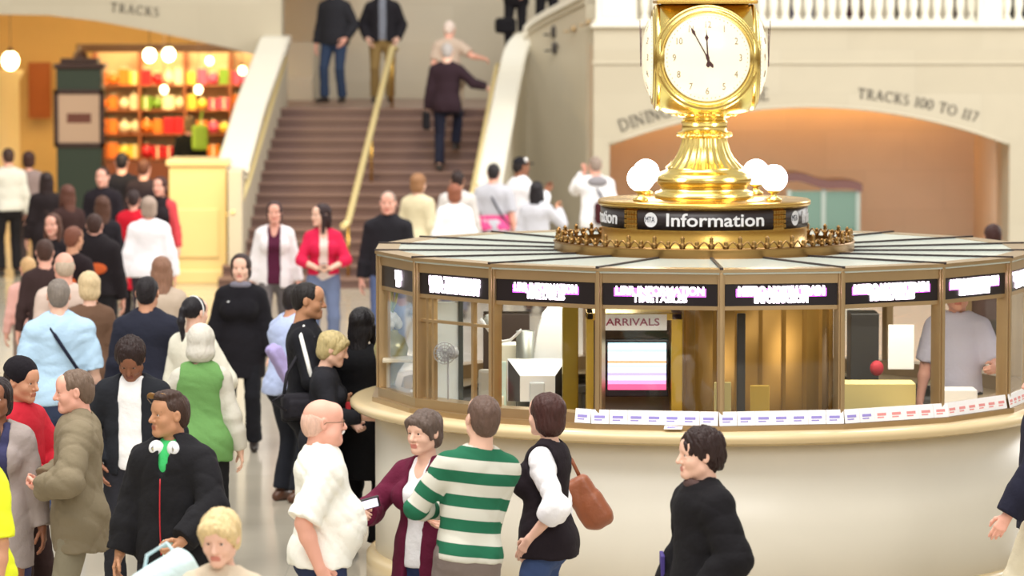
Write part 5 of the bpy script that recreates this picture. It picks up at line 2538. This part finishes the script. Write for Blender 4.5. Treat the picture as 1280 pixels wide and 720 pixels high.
# ================================================================ the near group at the counter
R = person('bald man in a white polo shirt, moustache and glasses, hand in pocket', 403, 500, 1.74, -80, w=1.12, belly=.72, chins=1, skin='pink',
           head=(0, 0, 0), hair=('bald', (226, 184, 166)), extra=(('moustache', (226, 220, 214)),), glasses=True, brow=(190, 170, 150),
           clothes=[dict(k='polo_shirt', c=(246, 244, 236), off=.026, hem=.89, sleeve=.47, collar=True, wr=.008), TR((44, 52, 82))],
           R=dict(p='pocket', w=(.22, -.03, .90), e=(.4, -1, 0), hd=(-.1, .55, -1)), L='down')
bald = R
R = person('grey-haired woman in an open maroon jacket over a white top, holding a phone', 530, 515, 1.62, 146, w=1.04, male=False, skin='fair', head=(-4, -2, 0),
           hair=('feather', (96, 80, 72)), brow=(110, 90, 80),
           clothes=[dict(k='blouse', c=(240, 240, 244), off=.006, hem=.86, neck='v', sleeve=0), JK((98, 26, 54), opening=.055, collar=True, hem=.78, off=.022, flare=.02, puff=.02), TR((52, 64, 104))],
           R=dict(p='hold', w=(.17, .36, 1.19), e=(1, -.8, -.6), c=.7, hd=(-.3, 1, .2), t=(-.6, .1, 1)), L='down', shoes=(50, 40, 40))
h = R.hands[1]
ph = thing('mobile_phone', 'small black phone with a lit screen held by the woman in maroon', 'phone', on_y(462, 629, wpt(R, h['c']).y - .03), R.yaw)
b = B()
b.box((-.054, -.007, -.032), (.054, .007, .032), .004)
b.build('body', M_black, ph)
b = B()
b.box((-.043, -.0095, -.024), (.043, -.0075, .024))
b.build('screen', mat('phone screen', rgb(230, 220, 240), .2, emit=(.8, .75, .95), es=.8), ph)
ph.rotation_euler = (.35, -.25, .15)

R = person('man seen from behind in a green and white striped jumper', 607, 497, 1.76, 20, w=.98, side=7, head=(4, 12, -4), skin='fair', eyes=False,
           hair=('short', (98, 76, 66)), clothes=[dict(k='jumper', c='striped', off=.016, hem=.90, wr=.005, stand=.009), TR((128, 116, 112))],
           L=dict(p='belly', w=(.10, .24, 1.12), e=(1, -.5, -.5)), R=dict(p='belly', w=(.0, .25, 1.06), e=(.1, -.6, -1)))
R = person('dark-haired woman in a black waistcoat over a white blouse, hand on hip', 684, 494, 1.68, 74, w=1.02, male=False, skin='fair', eyes=False, head=(-26, 2, 0),
           hair=('bob', (66, 36, 32)),
           clothes=[dict(k='blouse', c=(246, 244, 248), off=.012, hem=.93, sleeve=.70, puff=.026, wr=.008), dict(k='waistcoat', c=(32, 24, 30), off=.034, hem=.84, sleeve=0, neck='deep', flare=.01), TR((62, 80, 122))],
           L=dict(p='pocket', w=(.20, .04, .96), e=(.4, -1, 0), hd=(-.2, .6, -1)), R='down')
vest = R
# shoulder bag on her right side
S = Sdf()
S.box((0, 0, 0), (.055, .085, .15), R=rotm('X', 24), rnd=.04)
S.box((0, .05, -.06), (.05, .06, .10), R=rotm('X', 24), rnd=.04, k=.05)
S.wrinkle(.006, 26, 3)
me, _, _ = S.mesh('pouch', .0095)
p = on_y(733, 627, 21.95)
bag = thing('shoulder_bag', 'brown leather shoulder bag hanging behind the woman in the black waistcoat', 'bag', p, math.radians(75))
link_mesh('pouch', me, M_leather, bag)
b = B()
b.tube([(0, -.01, .12), (-.02, -.05, .24), (-.02, -.14, .37), (0, -.12, .25), (0, -.10, .10)], .011, 8)
b.build('strap', M_leather, bag)
bag.rotation_euler = (math.radians(8), 0, math.radians(-92))

R = person('person in a thick black coat with a grey collar walking left past the counter', 876, 540, 1.68, 112, w=1.0, male=True, skin='fair', head=(-8, 0, 0),
           hair=('curly', (44, 26, 24)), clothes=[dict(k='coat', c=(22, 20, 24), off=.036, hem=.62, puff=.018, wr=.006, flare=.02), TR(BLACK)],
           R='pocket', L='pocket', legs='walk')
S = Sdf()
S.torus(R.up(0, -.005, 1.475), .070, .026, R.Rc @ vec(0, -.25, 1), k=.02)
S.wrinkle(.006, 60, 2)
me, _, _ = S.mesh('fur_collar', .009)
link_mesh('fur_collar', me, fabric(92, 72, 70), R.root)
# purple folder held low by the walker
b = B()
b.box((-.01, -.1, -.14), (.01, .1, .14), .004)
p = wpt(R, R.up(.27, .10, .95))
tag(b.build('purple_bag', fabric(74, 62, 128), None, loc=p), 'flat purple bag at the side of the walker in the black coat', 'bag')

R = person('person in a long dark navy jacket and pale trousers at the right edge', 1306, 452, 1.76, 88, w=1.1, skin='pink', hair=('short', (60, 44, 38)),
           clothes=[JK((30, 30, 46), hem=.80, off=.03, puff=.012), TR((214, 204, 178))], L='swing_f', R='down', legs='walk2')

# ================================================================ the lower left group
R = person('young man in a black jacket with white headphones round his neck', 214, 492, 1.70, 158, w=1.10, skin='olive', head=(-38, 2, 0), hair=('quiff', (62, 42, 34)), brow=(40, 28, 22), browk=1.3,
           clothes=[dict(k='t_shirt', c=(66, 190, 108), off=.006, hem=.9, sleeve=0, neck='crew'), JK((28, 27, 31), off=.032, hem=.82, puff=.014, wr=.006, neck='v')],
           L=dict(p='hold', w=(.19, .26, .98), e=(1, -.5, -.3), c=.7), R=dict(p='down', w=(.30, .08, .79)))
R.trousers('trousers', fabric(34, 34, 40), R.root, tier=0)
# red piping of the zip
b = B()
zp = []
for k in range(12):
    t = k / 11
    z = 1.30 - .42 * t
    y = .152 + .012 * math.sin(t * 3)
    zp.append(Vector(map(float, R.up(-.012, y + .012 + .01 * (1 - t), z))))
b.tube(zp, .004, 6)
b.build('zip', mat('red zip', rgb(190, 36, 48), .5), R.root)
hp = thing('headphones', 'large white headphones worn round the neck of the young man in black', 'headphones', wpt(R, R.up(0, 0, 1.47)), R.yaw)
b = B()
b.tube([(.085 * math.cos(a), .075 * math.sin(a) - .01, .02 - .01 * math.sin(a)) for a in [PI * (-.15) - PI * .7 * 0 + PI * (1.3) * t / 14 + PI * .85 for t in range(15)]], .010, 8)
b.build('headband', M_white, hp)
for sg in (1, -1):
    rot = Matrix.Rotation(sg * .35, 3, 'Z')
    b = B()
    b.sph((sg * .050, .088, -.012), (.042, .026, .044), 20, 12, rot=rot)
    e_ = b.build('ear_cup', mat('white gloss plastic', rgb(240, 240, 246), .2), hp)
    b = B()
    b.sph((sg * .050, .108, -.012), (.020, .006, .022), 14, 8, rot=rot)
    b.build('badge', mat('silver disc', rgb(190, 190, 200), .2, .8), hp)
# sunglasses pushed up on his hair
sgp = thing('sunglasses', 'sunglasses pushed up on the hair of the young man with headphones', 'sunglasses', wpt(R, R.hd(0, .07, .10)), R.yaw)
b = B()
for sg in (1, -1):
    b.sph((sg * .032, .012, .004), (.026, .006, .018), 14, 8)
    b.tube([(sg * .058, .01, .005), (sg * .082, -.04, -.02), (sg * .084, -.09, -.05)], .0025, 6)
b.tube([(-.01, .014, .006), (.01, .014, .006)], .003, 6)
b.build('frame', mat('amber tortoise', rgb(120, 84, 40), .25), sgp)
h = R.hands[-1]
b = B()
b.box((-.03, -.01, -.05), (.03, .01, .05), .006)
tag(b.build('paper_cup_lid', mat('pale green card', rgb(200, 226, 216), .5), None, loc=wpt(R, h['c'])), 'small pale green packet in the hand of the young man in black', 'packet')

R = person('short-haired blonde woman in a beige top looking down at the bottom edge', 273, 642, 1.62, 168, male=False, skin='fair', head=(0, -14, 0), hair=('feather', (222, 196, 146)), brow=(180, 150, 110),
           clothes=[dict(k='cardigan', c=(206, 190, 168), off=.016, hem=.84, collar=True), TR((120, 110, 100))], L='down', R='belly')
S = Sdf()
S.box((0, 0, 0), (.16, .09, .12), rnd=.05)
S.cone((-.10, 0, .08), (.10, 0, .12), .04, .04, k=.06)
S.wrinkle(.008, 22, 8)
me, _, _ = S.mesh('pouch', .012)
p = on_y(212, 740, 17.0)
bag = thing('tote_bag', 'pale blue tote bag carried at the bottom edge beside the blonde woman', 'bag', p, .1)
bag.rotation_euler = (0, -.45, .1)
link_mesh('pouch', me, fabric(206, 228, 232), bag)
b = B()
b.tube([(-.08, .02, .10), (-.02, .06, .18), (.08, .06, .19), (.1, .02, .12)], .009, 6)
b.build('handle', fabric(190, 214, 220), bag)

R = person('man in an olive coat with grey-brown hair facing left, hands before him', 92, 464, 1.72, 96, w=1.06, skin='pink', head=(4, -4, 0), hair=('short', (112, 92, 78)),
           clothes=[SH((232, 228, 222), off=.012, stand=.016, sleeve=.5), JK((132, 120, 98), off=.034, hem=.72, puff=.014, wr=.008), TR((136, 128, 108))],
           L=dict(p='belly', w=(.12, .20, 1.10)), R=dict(p='belly', w=(.10, .2, 1.10)))
R = person('man in an open dark jacket and white shirt with his head bowed', 161, 431, 1.72, 176, skin='brown', head=(0, -36, 0), hair=('curly', (40, 24, 22)),
           clothes=[SH((244, 244, 244), off=.008), JK((34, 36, 42), opening=.072, hem=.86), TR((40, 40, 46))], L='pocket', R='pocket')
R = person('person in a red hooded top and black knitted hat at the left', 29, 452, 1.70, -118, skin='tan', head=(0, -8, 0), extra=(('beanie', (26, 22, 28)),), hair=('crop', (40, 28, 26)),
           clothes=[dict(k='hoodie', c=(186, 34, 50), off=.028, hem=.86, hood=True, puff=.01), TR((52, 36, 34))], R='belly', L='belly')
R = person('woman in a navy dress and grey cardigan at the left edge', -4, 474, 1.66, 176, male=False, w=1.08, skin='brown', hair=('bob', (36, 24, 26)),
           clothes=[dict(k='dress', c=(58, 58, 92), off=.012, hem=.45, sleeve=0, neck='v'), dict(k='cardigan', c=(160, 148, 144), off=.026, hem=.62, opening=.085)], L='down', R='down')
R = person('person in a bright yellow shirt cut off by the left edge', -27, 520, 1.70, 120, w=1.1, skin='tan', hair=('short', (40, 30, 28)),
           clothes=[SH((232, 240, 50), off=.02, hem=.84, sleeve=.45), TR(NAVY)], L='down', R='down')
R = person('grey-haired man in a light blue shirt seen from behind with a dark strap', 73, 350, 1.78, 8, w=1.14, skin='fair', eyes=False, hair=('short', (126, 116, 108)),
           clothes=[SH((178, 208, 234), off=.024, hem=.86, sleeve=.5, wr=.007), TR((62, 74, 106))], L='down', R='down')
crossbody(R, 'dark shoulder bag strapped across the man in the light blue shirt', -1, (30, 32, 50), w=1.14, y=.165)
R = person('bald person in pale clothes just beyond the man in the light blue shirt', 80, 316, 1.74, 20, skin='pink', eyes=False, hair=('bald', (190, 170, 150)),
           clothes=[SH((212, 190, 178), off=.02), TR((60, 56, 60))])
R = person('person with short blonde hair and a brown jacket in the left crowd', 111, 341, 1.65, 18, male=False, skin='fair', eyes=False, hair=('bob', (214, 190, 150)),
           clothes=[JK((104, 78, 62), hem=.84), TR(BLACK)], R='down')
R = person('black-haired man in a dark suit seen from behind in the left crowd', 184, 347, 1.76, -6, w=1.1, skin='tan', eyes=False, hair=('short', (28, 22, 26)),
           clothes=[JK((38, 40, 54), hem=.82, off=.026), TR((38, 38, 48))])
R = person('person with long light brown hair just beyond the dark suited man', 202, 322, 1.66, 8, male=False, skin='fair', eyes=False, hair=('long', (142, 104, 84)),
           clothes=[JK((196, 178, 160), hem=.8), TR((90, 84, 90))])
R = person('woman in a long cream coat with a black ponytail and white headband', 243, 372, 1.68, -42, male=False, w=1.05, skin='fair', eyes=True, hair=('pony', (26, 22, 28)),
           clothes=[dict(k='coat', c=(226, 222, 206), off=.03, hem=.52, flare=.04, puff=.008), TR((44, 42, 48))], R='belly', L='down')
S = Sdf()
S.torus(R.hd(0, -.005, .035), .093 * R.hs, .006, R.Rh @ vec(0, 1, .15), k=.005)
me, _, _ = S.mesh('headband', .006)
link_mesh('headband', me, fabric(240, 240, 240), R.root)
R = person('person in a green waistcoat and grey hood seen from behind', 251, 408, 1.64, 0, w=1.10, male=False, skin='fair', eyes=False, hair=None, extra=(('hood', (206, 202, 192)),),
           clothes=[dict(k='hooded_top', c=(206, 202, 190), off=.014, hem=.9, puff=.014), dict(k='waistcoat', c=(106, 152, 88), off=.032, hem=.80, sleeve=0, wr=.006), TR((30, 30, 34))], L=dict(p='belly', w=(.14, .2, 1.05)), R='down')
R = person('dark-haired woman in a black coat and grey scarf facing the camera', 301, 319, 1.66, 176, male=False, w=1.04, skin='fair', hair=('bob', (54, 34, 34)),
           clothes=[dict(k='coat', c=(24, 22, 28), off=.034, hem=.66, puff=.014), TR((24, 24, 30))], L='down', R='down')
S = Sdf()
S.torus(R.up(0, 0, 1.475), .068, .030, R.Rc @ vec(0, -.25, 1), k=.02)
me, _, _ = S.mesh('scarf', .013)
link_mesh('scarf', me, fabric(130, 128, 142), R.root)
b = B()
for x, z in ((.05, 1.26), (-.06, 1.29), (.09, 1.33)):
    p = R.up(x, .148, z)
    b.sph(tuple(map(float, p)), (.020, .012, .020), 12, 8)
b.build('badge', M_paper, R.root)

# ================================================================ left of the counter
R = person('man in a light blue shirt partly behind the man in the track top', 371, 357, 1.64, -50, w=1.15, lean=6, skin='tan', eyes=False, hair=('short', (34, 26, 26)),
           clothes=[SH((186, 200, 236), off=.026, hem=.88, sleeve=.8, wr=.007), TR((34, 36, 44))], L='belly', R='belly', shoes=(92, 58, 40))
b = Sdf()
b.box((0, 0, 0), (.05, .10, .16), rnd=.03)
b.wrinkle(.006, 30, 2)
o = sdf_thing('folded_jacket', 'lavender jacket folded over the arm of the man in the light blue shirt', 'jacket', b, fabric(176, 164, 216), .012, on_y(352, 455, R.root.location.y - .42), .3)
o.rotation_euler = (0, -.5, .3)
R = person('man in a black track top with a white sleeve stripe in profile at the counter', 386, 354, 1.88, -94, w=.98, skin='olive', head=(0, -4, 0), hair=('crop', (30, 24, 24)), brow=(30, 22, 20), browk=1.3,
           clothes=[dict(k='track_top', c=(24, 24, 30), off=.024, hem=.86, stand=.014), TR((30, 30, 36))], R=dict(p='belly', w=(.14, .24, 1.02)), L='belly')
trk = R
a_ = R.arm[1]
b = B()
side = unit(np.cross(a_['E'] - a_['S'], vec(0, 1, 0)))
n_side = side if side[0] > 0 else -side
pts = [R.up(.05, .0, 1.492), R.up(.12, 0, 1.468), a_['S'] + vec(.035, 0, .055), a_['S'] + n_side * .078, a_['S'] + (a_['E'] - a_['S']) * .5 + n_side * .074, a_['E'] + n_side * .068]
b.tube([tuple(map(float, p)) for p in pts], .015, 8)
b.build('sleeve_stripe', M_paper, R.root)
# camera bag at his hip
S = Sdf()
S.box((0, 0, 0), (.12, .08, .09), rnd=.03)
S.box((0, -.08, -.01), (.085, .03, .06), rnd=.02)
S.wrinkle(.004, 40, 4)
me, _, _ = S.mesh('body', .0115)
p = on_y(374, 508, R.root.location.y - .32)
cb = thing('camera_bag', 'black camera bag slung at the hip of the man in the track top', 'bag', p, .2)
link_mesh('body', me, fabric(34, 32, 38), cb)
b = B()
b.tube([(-.11, 0, .05), (-.08, .02, .22), (.04, .10, .40), (.13, .12, .46)], .012, 6)
b.tube([(-.10, -.09, -.02), (-.2, -.09, .05), (-.12, -.09, .09)], .009, 6)
b.build('strap', fabric(44, 42, 48), cb)
R = person('short blonde child in a black top with a hand on the counter', 421, 417, 1.56, -92, male=False, skin='fair', head=(0, -10, 0), lean=6, hair=('feather', (186, 168, 120)),
           clothes=[dict(k='jumper', c=(34, 34, 40), off=.022, hem=.86, sleeve=.93), TR((150, 146, 148))], L='belly', R=dict(p='reach', w=(.20, .34, 1.16), e=(.5, -.6, -1)), eyes=True)
b = B()
b.box((-.018, -.01, -.04), (.018, .01, .04), .004)
tag(b.build('red_badge_holder', mat('scarlet plastic', rgb(216, 48, 60), .5), None, loc=wpt(R, R.up(.05, .19, 1.2))), 'small scarlet card holder on the blonde person at the counter', 'card holder')
R = person('person in a long black coat standing at the left end of the counter', 453, 386, 1.70, -24, w=1.0, skin='tan', eyes=False, hair=('long', (24, 20, 24)),
           clothes=[dict(k='coat', c=(20, 20, 24), off=.03, hem=.55, flare=.02), TR((22, 22, 26))], L='belly', R='belly', male=False)

# ================================================================ between the booth and the stairs
R = person('man in a black shirt and jeans walking from the stairs', 485, 240, 1.79, 176, w=1.08, skin='pink', hair=('crop', (150, 130, 118)), clothes=[SH((34, 32, 38), off=.024, hem=.86, collar=True), TR((84, 96, 130))], legs='walk')
R = person('dark-haired woman in a white cardigan over a maroon top facing the camera', 343, 253, 1.66, 180, male=False, w=1.05, skin='pink', hair=('bob', (62, 36, 34)),
           clothes=[dict(k='blouse', c=(84, 30, 56), off=.008, hem=.84, sleeve=0, neck='v'), dict(k='cardigan', c=(236, 230, 232), off=.026, hem=.80, opening=.07), TR((104, 98, 98))], legs='walk')
R = person('woman with long dark hair in a bright red jacket looking left', 402, 256, 1.66, 184, male=False, skin='fair', head=(-62, 0, 0), hair=('long', (48, 28, 30)),
           clothes=[dict(k='blouse', c=(232, 214, 206), off=.008, hem=.9, sleeve=0, neck='v'), JK((214, 34, 76), off=.022, hem=.98, opening=.045, sleeve=.72), TR((112, 124, 156))], L='belly', R='belly')
b = B()
b.box((-.06, -.03, -.04), (.06, .03, .04), .01)
b.lathe([(0, 0), (.03, 0), (.03, .05), (0, .05)], seg=16)
tag(b.build('camera', M_dark, None, loc=wpt(R, R.up(0, .27, 1.06))), 'small black camera held by the woman in the red jacket', 'camera')
R = person('person with brown hair in a beige coat seen from behind near the stairs', 523, 218, 1.72, -34, male=False, w=1.05, skin='fair', eyes=False, hair=('bob', (146, 104, 70)),
           clothes=[dict(k='coat', c=(214, 202, 168), off=.032, hem=.6, puff=.012), TR((90, 84, 80))])
R = person('woman with brown bobbed hair and a white top seen from behind', 568, 231, 1.60, 8, male=False, w=1.15, skin='fair', eyes=False, hair=('bob', (140, 84, 62)),
           clothes=[dict(k='blouse', c=(240, 242, 246), off=.024, hem=.84, puff=.01), TR((90, 90, 100))], L='down', R='down')
R = person('dark-haired person in pale grey beyond the woman in the white top', 572, 214, 1.68, 0, skin='tan', eyes=False, hair=('short', (44, 28, 26)), clothes=[SH((206, 200, 196), off=.02), TR(NAVY)])
R = person('dark-haired person in a grey T-shirt with a pink jumper tied at the waist', 617, 205, 1.73, -6, w=1.08, skin='pink', eyes=False, hair=('short', (34, 28, 30)),
           clothes=[dict(k='t_shirt', c=(186, 186, 194), off=.022, hem=.88, sleeve=.44), TR((80, 80, 92))], L='down', R='down')
S = Sdf()
R.torso(S, .034)
S.plane(R.up(0, 0, 1.10), (0, 0, 1))
S.plane(R.up(0, 0, .90), (0, 0, -1))
S.wrinkle(.006, 24, 3)
me, _, _ = S.mesh('tied_jumper', .016)
link_mesh('tied_jumper', me, fabric(220, 84, 140), R.root)
crossbody(R, 'dark strap bag across the back of the person in the grey T-shirt', -1, (70, 70, 80), pouch=False)
R = person('man in a white shirt and black cap with a white front facing right', 651, 197, 1.80, -62, w=1.05, skin='brown', extra=(('cap', (28, 26, 30)),), hair=('crop', (28, 22, 22)),
           clothes=[SH((246, 246, 250), off=.03, hem=.82, sleeve=.9, puff=.012), TR((120, 110, 100))], R=dict(p='hold_high'), L='down')
b = B()
p = R.hd(.055, .03, .085)
b.sph(tuple(map(float, p)), (.026, .026, .032), 12, 8)
b.build('cap_patch', M_paper, R.root)
R = person('woman with long black hair in a pale grey jacket, one arm raised', 671, 228, 1.60, -18, male=False, w=1.1, skin='tan', eyes=False, hair=('long', (24, 18, 24)),
           clothes=[JK((198, 198, 206), off=.026, hem=.84), TR(BLACK)], R=dict(p='hold_high', w=(.2, .28, 1.38)), L='down')
R = person('shaven-headed man in a white hooded top holding a phone to his ear', 744, 196, 1.76, 14, w=1.02, skin='pink', eyes=False, hair=('crop', (150, 132, 120)),
           clothes=[dict(k='hooded_top', c=(244, 243, 246), off=.03, hem=.82, puff=.012)], L=dict(p='ear', e=(.35, .3, -1), w=(.12, .14, 1.52)), R='down')
R.trousers('trousers', fabric(90, 80, 76), R.root, tier=2)
S = Sdf()
S.ell(R.up(0, -.11, 1.43), vec(.14, .06, .075), k=.03)
me, _, _ = S.mesh('hood', .014)
link_mesh('hood', me, fabric(146, 142, 146), R.root)
crossbody(R, 'black strap bag across the back of the man in the white hooded top', -1, (44, 42, 60), pouch=False)
S = Sdf()
S.box((0, 0, 0), (.14, .08, .15), rnd=.06)
sdf_thing('backpack', 'dark maroon backpack at the side of the man in the white hooded top', 'bag', S, fabric(70, 30, 34), .016, wpt(R, R.up(.05, -.30, 1.03)), .2)

# ================================================================ on the stairs and the landing
R = person('grey-haired person in dark clothes climbing the stairs, hand on the right rail', 559, 55, 1.83, -4, Y=56.2, lean=5, skin='fair', eyes=False, hair=('short', (176, 170, 168)),
           clothes=[JK((46, 30, 38), off=.026, hem=.82), TR((30, 32, 48))], R=dict(p='rail', w=(.50, .12, 1.18), e=(.3, -1, -.6)), L='down', legs='climb')
S = Sdf()
S.box((0, 0, 0), (.05, .13, .13), rnd=.03)
S.cone((0, .08, .12), (0, 0, .24), .012, k=.01)
S.cone((0, -.08, .12), (0, 0, .24), .012, k=.01)
sdf_thing('handbag', 'black handbag hanging from the left hand of the person climbing the stairs', 'bag', S, fabric(26, 24, 28), .012, wpt(R, R.up(-.28, .02, .70)), .1)
R = person('white-haired person in pale clothes higher up the stairs reaching for the right rail', 562, 27, 1.68, -8, Y=57.9, lean=8, skin='pink', eyes=False, hair=('short', (226, 206, 196)),
           clothes=[SH((196, 176, 160), off=.022, sleeve=.4), TR((176, 160, 140))], R=dict(p='rail', w=(.52, .10, 1.2), e=(.3, -1, -.6)), L='down', legs='climb')
R = person('man in a dark jacket and blue jeans standing on the stair landing', 418, -22, 1.84, 158, Y=60.3, w=1.12, skin='pink', hair=('short', (60, 44, 40)),
           clothes=[JK((40, 40, 46), off=.028, hem=.84), TR((48, 62, 88))], L='pocket', R='down', legs='relax')
R = person('person in a black jacket and khaki trousers on the stair landing', 478, -22, 1.84, 182, Y=60.3, w=1.12, skin='fair', hair=('short', (70, 50, 40)),
           clothes=[SH((120, 124, 136), off=.01), JK((30, 28, 34), off=.028, hem=.88, opening=.05), TR((132, 108, 66))], L='pocket', R='pocket')
R = person('person in black leaning on the marble balustrade at the top of the stairs', 642, -66, 1.7, 170, Y=60.6, lean=16, male=False, skin='pink', hair=('long', (50, 36, 34)),
           clothes=[JK((28, 26, 30), off=.026, hem=.8), TR(BLACK)], L='reach', R='reach')
R2 = person('person in dark clothes beside the one leaning on the top balustrade', 684, -78, 1.72, 176, Y=60.9, skin='fair', hair=('short', (50, 36, 34)),
            clothes=[JK((38, 34, 40), off=.026, hem=.8), TR(BLACK)], L='belly', R='belly')
S = Sdf()
S.box((0, 0, 0), (.16, .07, .12), rnd=.05)
S.wrinkle(.006, 30, 2)
sdf_thing('handbag', 'black slouchy handbag held over the balustrade at the top of the stairs', 'bag', S, fabric(24, 22, 26), .015, on_y(632, 32, 59.7), .2)
for px, col, tc, lab in ((868, (60, 60, 70), BLACK, 'grey top, nearest the clock'), (1003, (44, 52, 104), (34, 40, 84), 'navy'), (1072, (110, 30, 48), (60, 30, 40), 'maroon'),
                         (1135, (40, 36, 40), BLACK, 'black, left of the stone pier'), (1208, (36, 30, 40), (52, 34, 44), 'dark plum, next to the stone pier'), (1272, (34, 30, 34), BLACK, 'black, right of the stone pier')):
    person('person behind the balcony balusters wearing ' + lab, px, -113, 1.72, 178, Y=58.6, tier=3, skin='fair', hair=('short', (60, 44, 38)),
           clothes=[JK(col, hem=.84), TR(tc)])
R = person('dark-haired person beyond the booth roof at the far right', 1241, 281, 1.70, 10, skin='tan', eyes=False, hair=('short', (60, 30, 26)), clothes=[JK((70, 50, 48)), TR(BLACK)])
# clerk inside the booth
R = person('clerk in a lavender shirt standing inside the right of the booth', 1197, 345, 1.60, 176, Y=26.1, skin='pink', hair=('short', (60, 44, 38)),
           clothes=[SH((206, 204, 226), off=.022, sleeve=.45, collar=True), TR(BLACK)], L=dict(p='hold', w=(.26, .28, 1.12)), R='down', tier=2)
b = B()
zb = R.root.location.z
b.box((-.3, -.3, 0), (.3, .3, zb), .01)
tag(b.build('platform', mat('grey floor box', rgb(110, 106, 100), .6), None, loc=(R.root.location.x, R.root.location.y, 0)), 'low grey platform under the clerk inside the booth', 'platform')

# ================================================================ the far left crowd
CR = [
    ('person in a pale grey shirt and black trousers at the left edge', 10, 186, 1.76, 20, ('short', (60, 40, 34)), [SH((206, 206, 200), off=.024), TR(BLACK)], {}),
    ('person with dark brown hair in a mauve grey jacket in the far left crowd', 36, 190, 1.70, 0, ('bob', (58, 32, 28)), [JK((140, 124, 124)), TR((70, 60, 62))], dict(male=False)),
    ('woman with very long dark hair and a black coat in the far left crowd', 58, 216, 1.64, 10, ('verylong', (38, 22, 22)), [dict(k='coat', c=(36, 28, 30), off=.03, hem=.6), TR(BLACK)], dict(male=False)),
    ('person with chestnut hair in a dark brown jacket in the far left crowd', 84, 232, 1.66, 30, ('long', (92, 54, 42)), [JK((58, 38, 36)), TR(BLACK)], dict(male=False)),
    ('bare-armed person in black turned to the camera in the far left crowd', 66, 268, 1.62, 165, ('long', (84, 50, 36)), [SH((32, 26, 30), sleeve=.4), TR(BLACK)], dict(male=False, L='belly')),
    ('dark-haired person facing the camera in black below the tall green kiosk', 128, 210, 1.72, 170, ('short', (40, 26, 26)), [JK((34, 28, 34)), TR(BLACK)], {}),
    ('person with long brown hair and black top in mid far left crowd', 128, 246, 1.64, 12, ('long', (82, 50, 36)), [SH((30, 26, 32), off=.02), TR(BLACK)], dict(male=False)),
    ('tall black-haired person in black beside the shop display', 152, 192, 1.80, 4, ('short', (28, 20, 24)), [JK((28, 26, 34)), TR(BLACK)], {}),
    ('brown-haired person in a dark jacket in front of the shop display', 180, 200, 1.72, -10, ('short', (88, 50, 34)), [JK((44, 34, 40)), TR(BLACK)], {}),
    ('person in a red jacket and black waistcoat facing the camera beside the lit pillar', 200, 222, 1.66, 160, ('bob', (70, 40, 34)), [JK((204, 70, 76), hem=.86), TR(BLACK), dict(k='waistcoat', c=(36, 28, 32), off=.036, hem=.9, sleeve=0)], dict(male=False)),
    ('grey-haired person in a white blouse seen from behind in the far left crowd', 186, 247, 1.68, 6, ('bob', (168, 146, 132)), [SH((244, 240, 246), off=.03, hem=.86, puff=.012), TR((58, 48, 58))], dict(male=False, w=1.15)),
    ('person in a long red coat half hidden by the one in the white blouse', 167, 238, 1.56, 0, ('short', (50, 34, 34)), [dict(k='coat', c=(196, 24, 44), off=.03, hem=.45, flare=.06), TR(BLACK)], dict(male=False)),
    ('broad person in black with an orange print on the back, front of the far crowd', 118, 268, 1.66, 0, ('short', (60, 36, 30)), [SH((30, 24, 28), off=.03), TR(BLACK)], dict(w=1.25)),
    ('person with tanned arms in a black top, left of the orange print', 92, 284, 1.62, -30, ('short', (120, 70, 52)), [SH((36, 26, 30), sleeve=.4), TR(BLACK)], dict(skin='tan')),
    ('small blond child in a pale pink top in front of the far crowd', 35, 322, 1.36, 12, ('short', (206, 166, 118)), [SH((232, 178, 168)), TR((150, 130, 120))], {}),
    ('person in dark clothes just behind the blond child', 56, 300, 1.62, 6, ('short', (70, 44, 36)), [SH((60, 44, 44)), TR(BLACK)], {}),
    ('person in a dark top carrying a lime green bag beside the shop', 237, 146, 1.97, 0, ('bob', (150, 120, 80)), [JK((34, 34, 30)), TR((60, 50, 30))], dict(male=False, Y=63.0)),
]
for lab, px, py, hh, yw, hr, cl_, kw in CR:
    kw = dict(kw)
    R = person(lab, px, py, hh, yw, hair=hr, clothes=cl_, tier=2 if 'Y' not in kw else 3, skin=kw.pop('skin', 'pink'), **kw)
    if 'orange print' in lab:
        b = B()
        p = R.up(.03, -.152, 1.19)
        b.sph(tuple(map(float, p)), (.11, .02, .06), 14, 8)
        b.build('print', fabric(196, 90, 46), R.root)
    if 'lime green bag' in lab:
        S = Sdf()
        S.box((0, 0, 0), (.13, .06, .2), rnd=.05)
        S.cone((0, 0, .2), (.05, .05, .42), .02, k=.03)
        sdf_thing('carrier_bag', 'lime green bag on the back of a person beside the shop', 'bag', S, mat('lime cloth', rgb(190, 226, 70), .5), .02, on_y(250, 172, 62.7), .3)
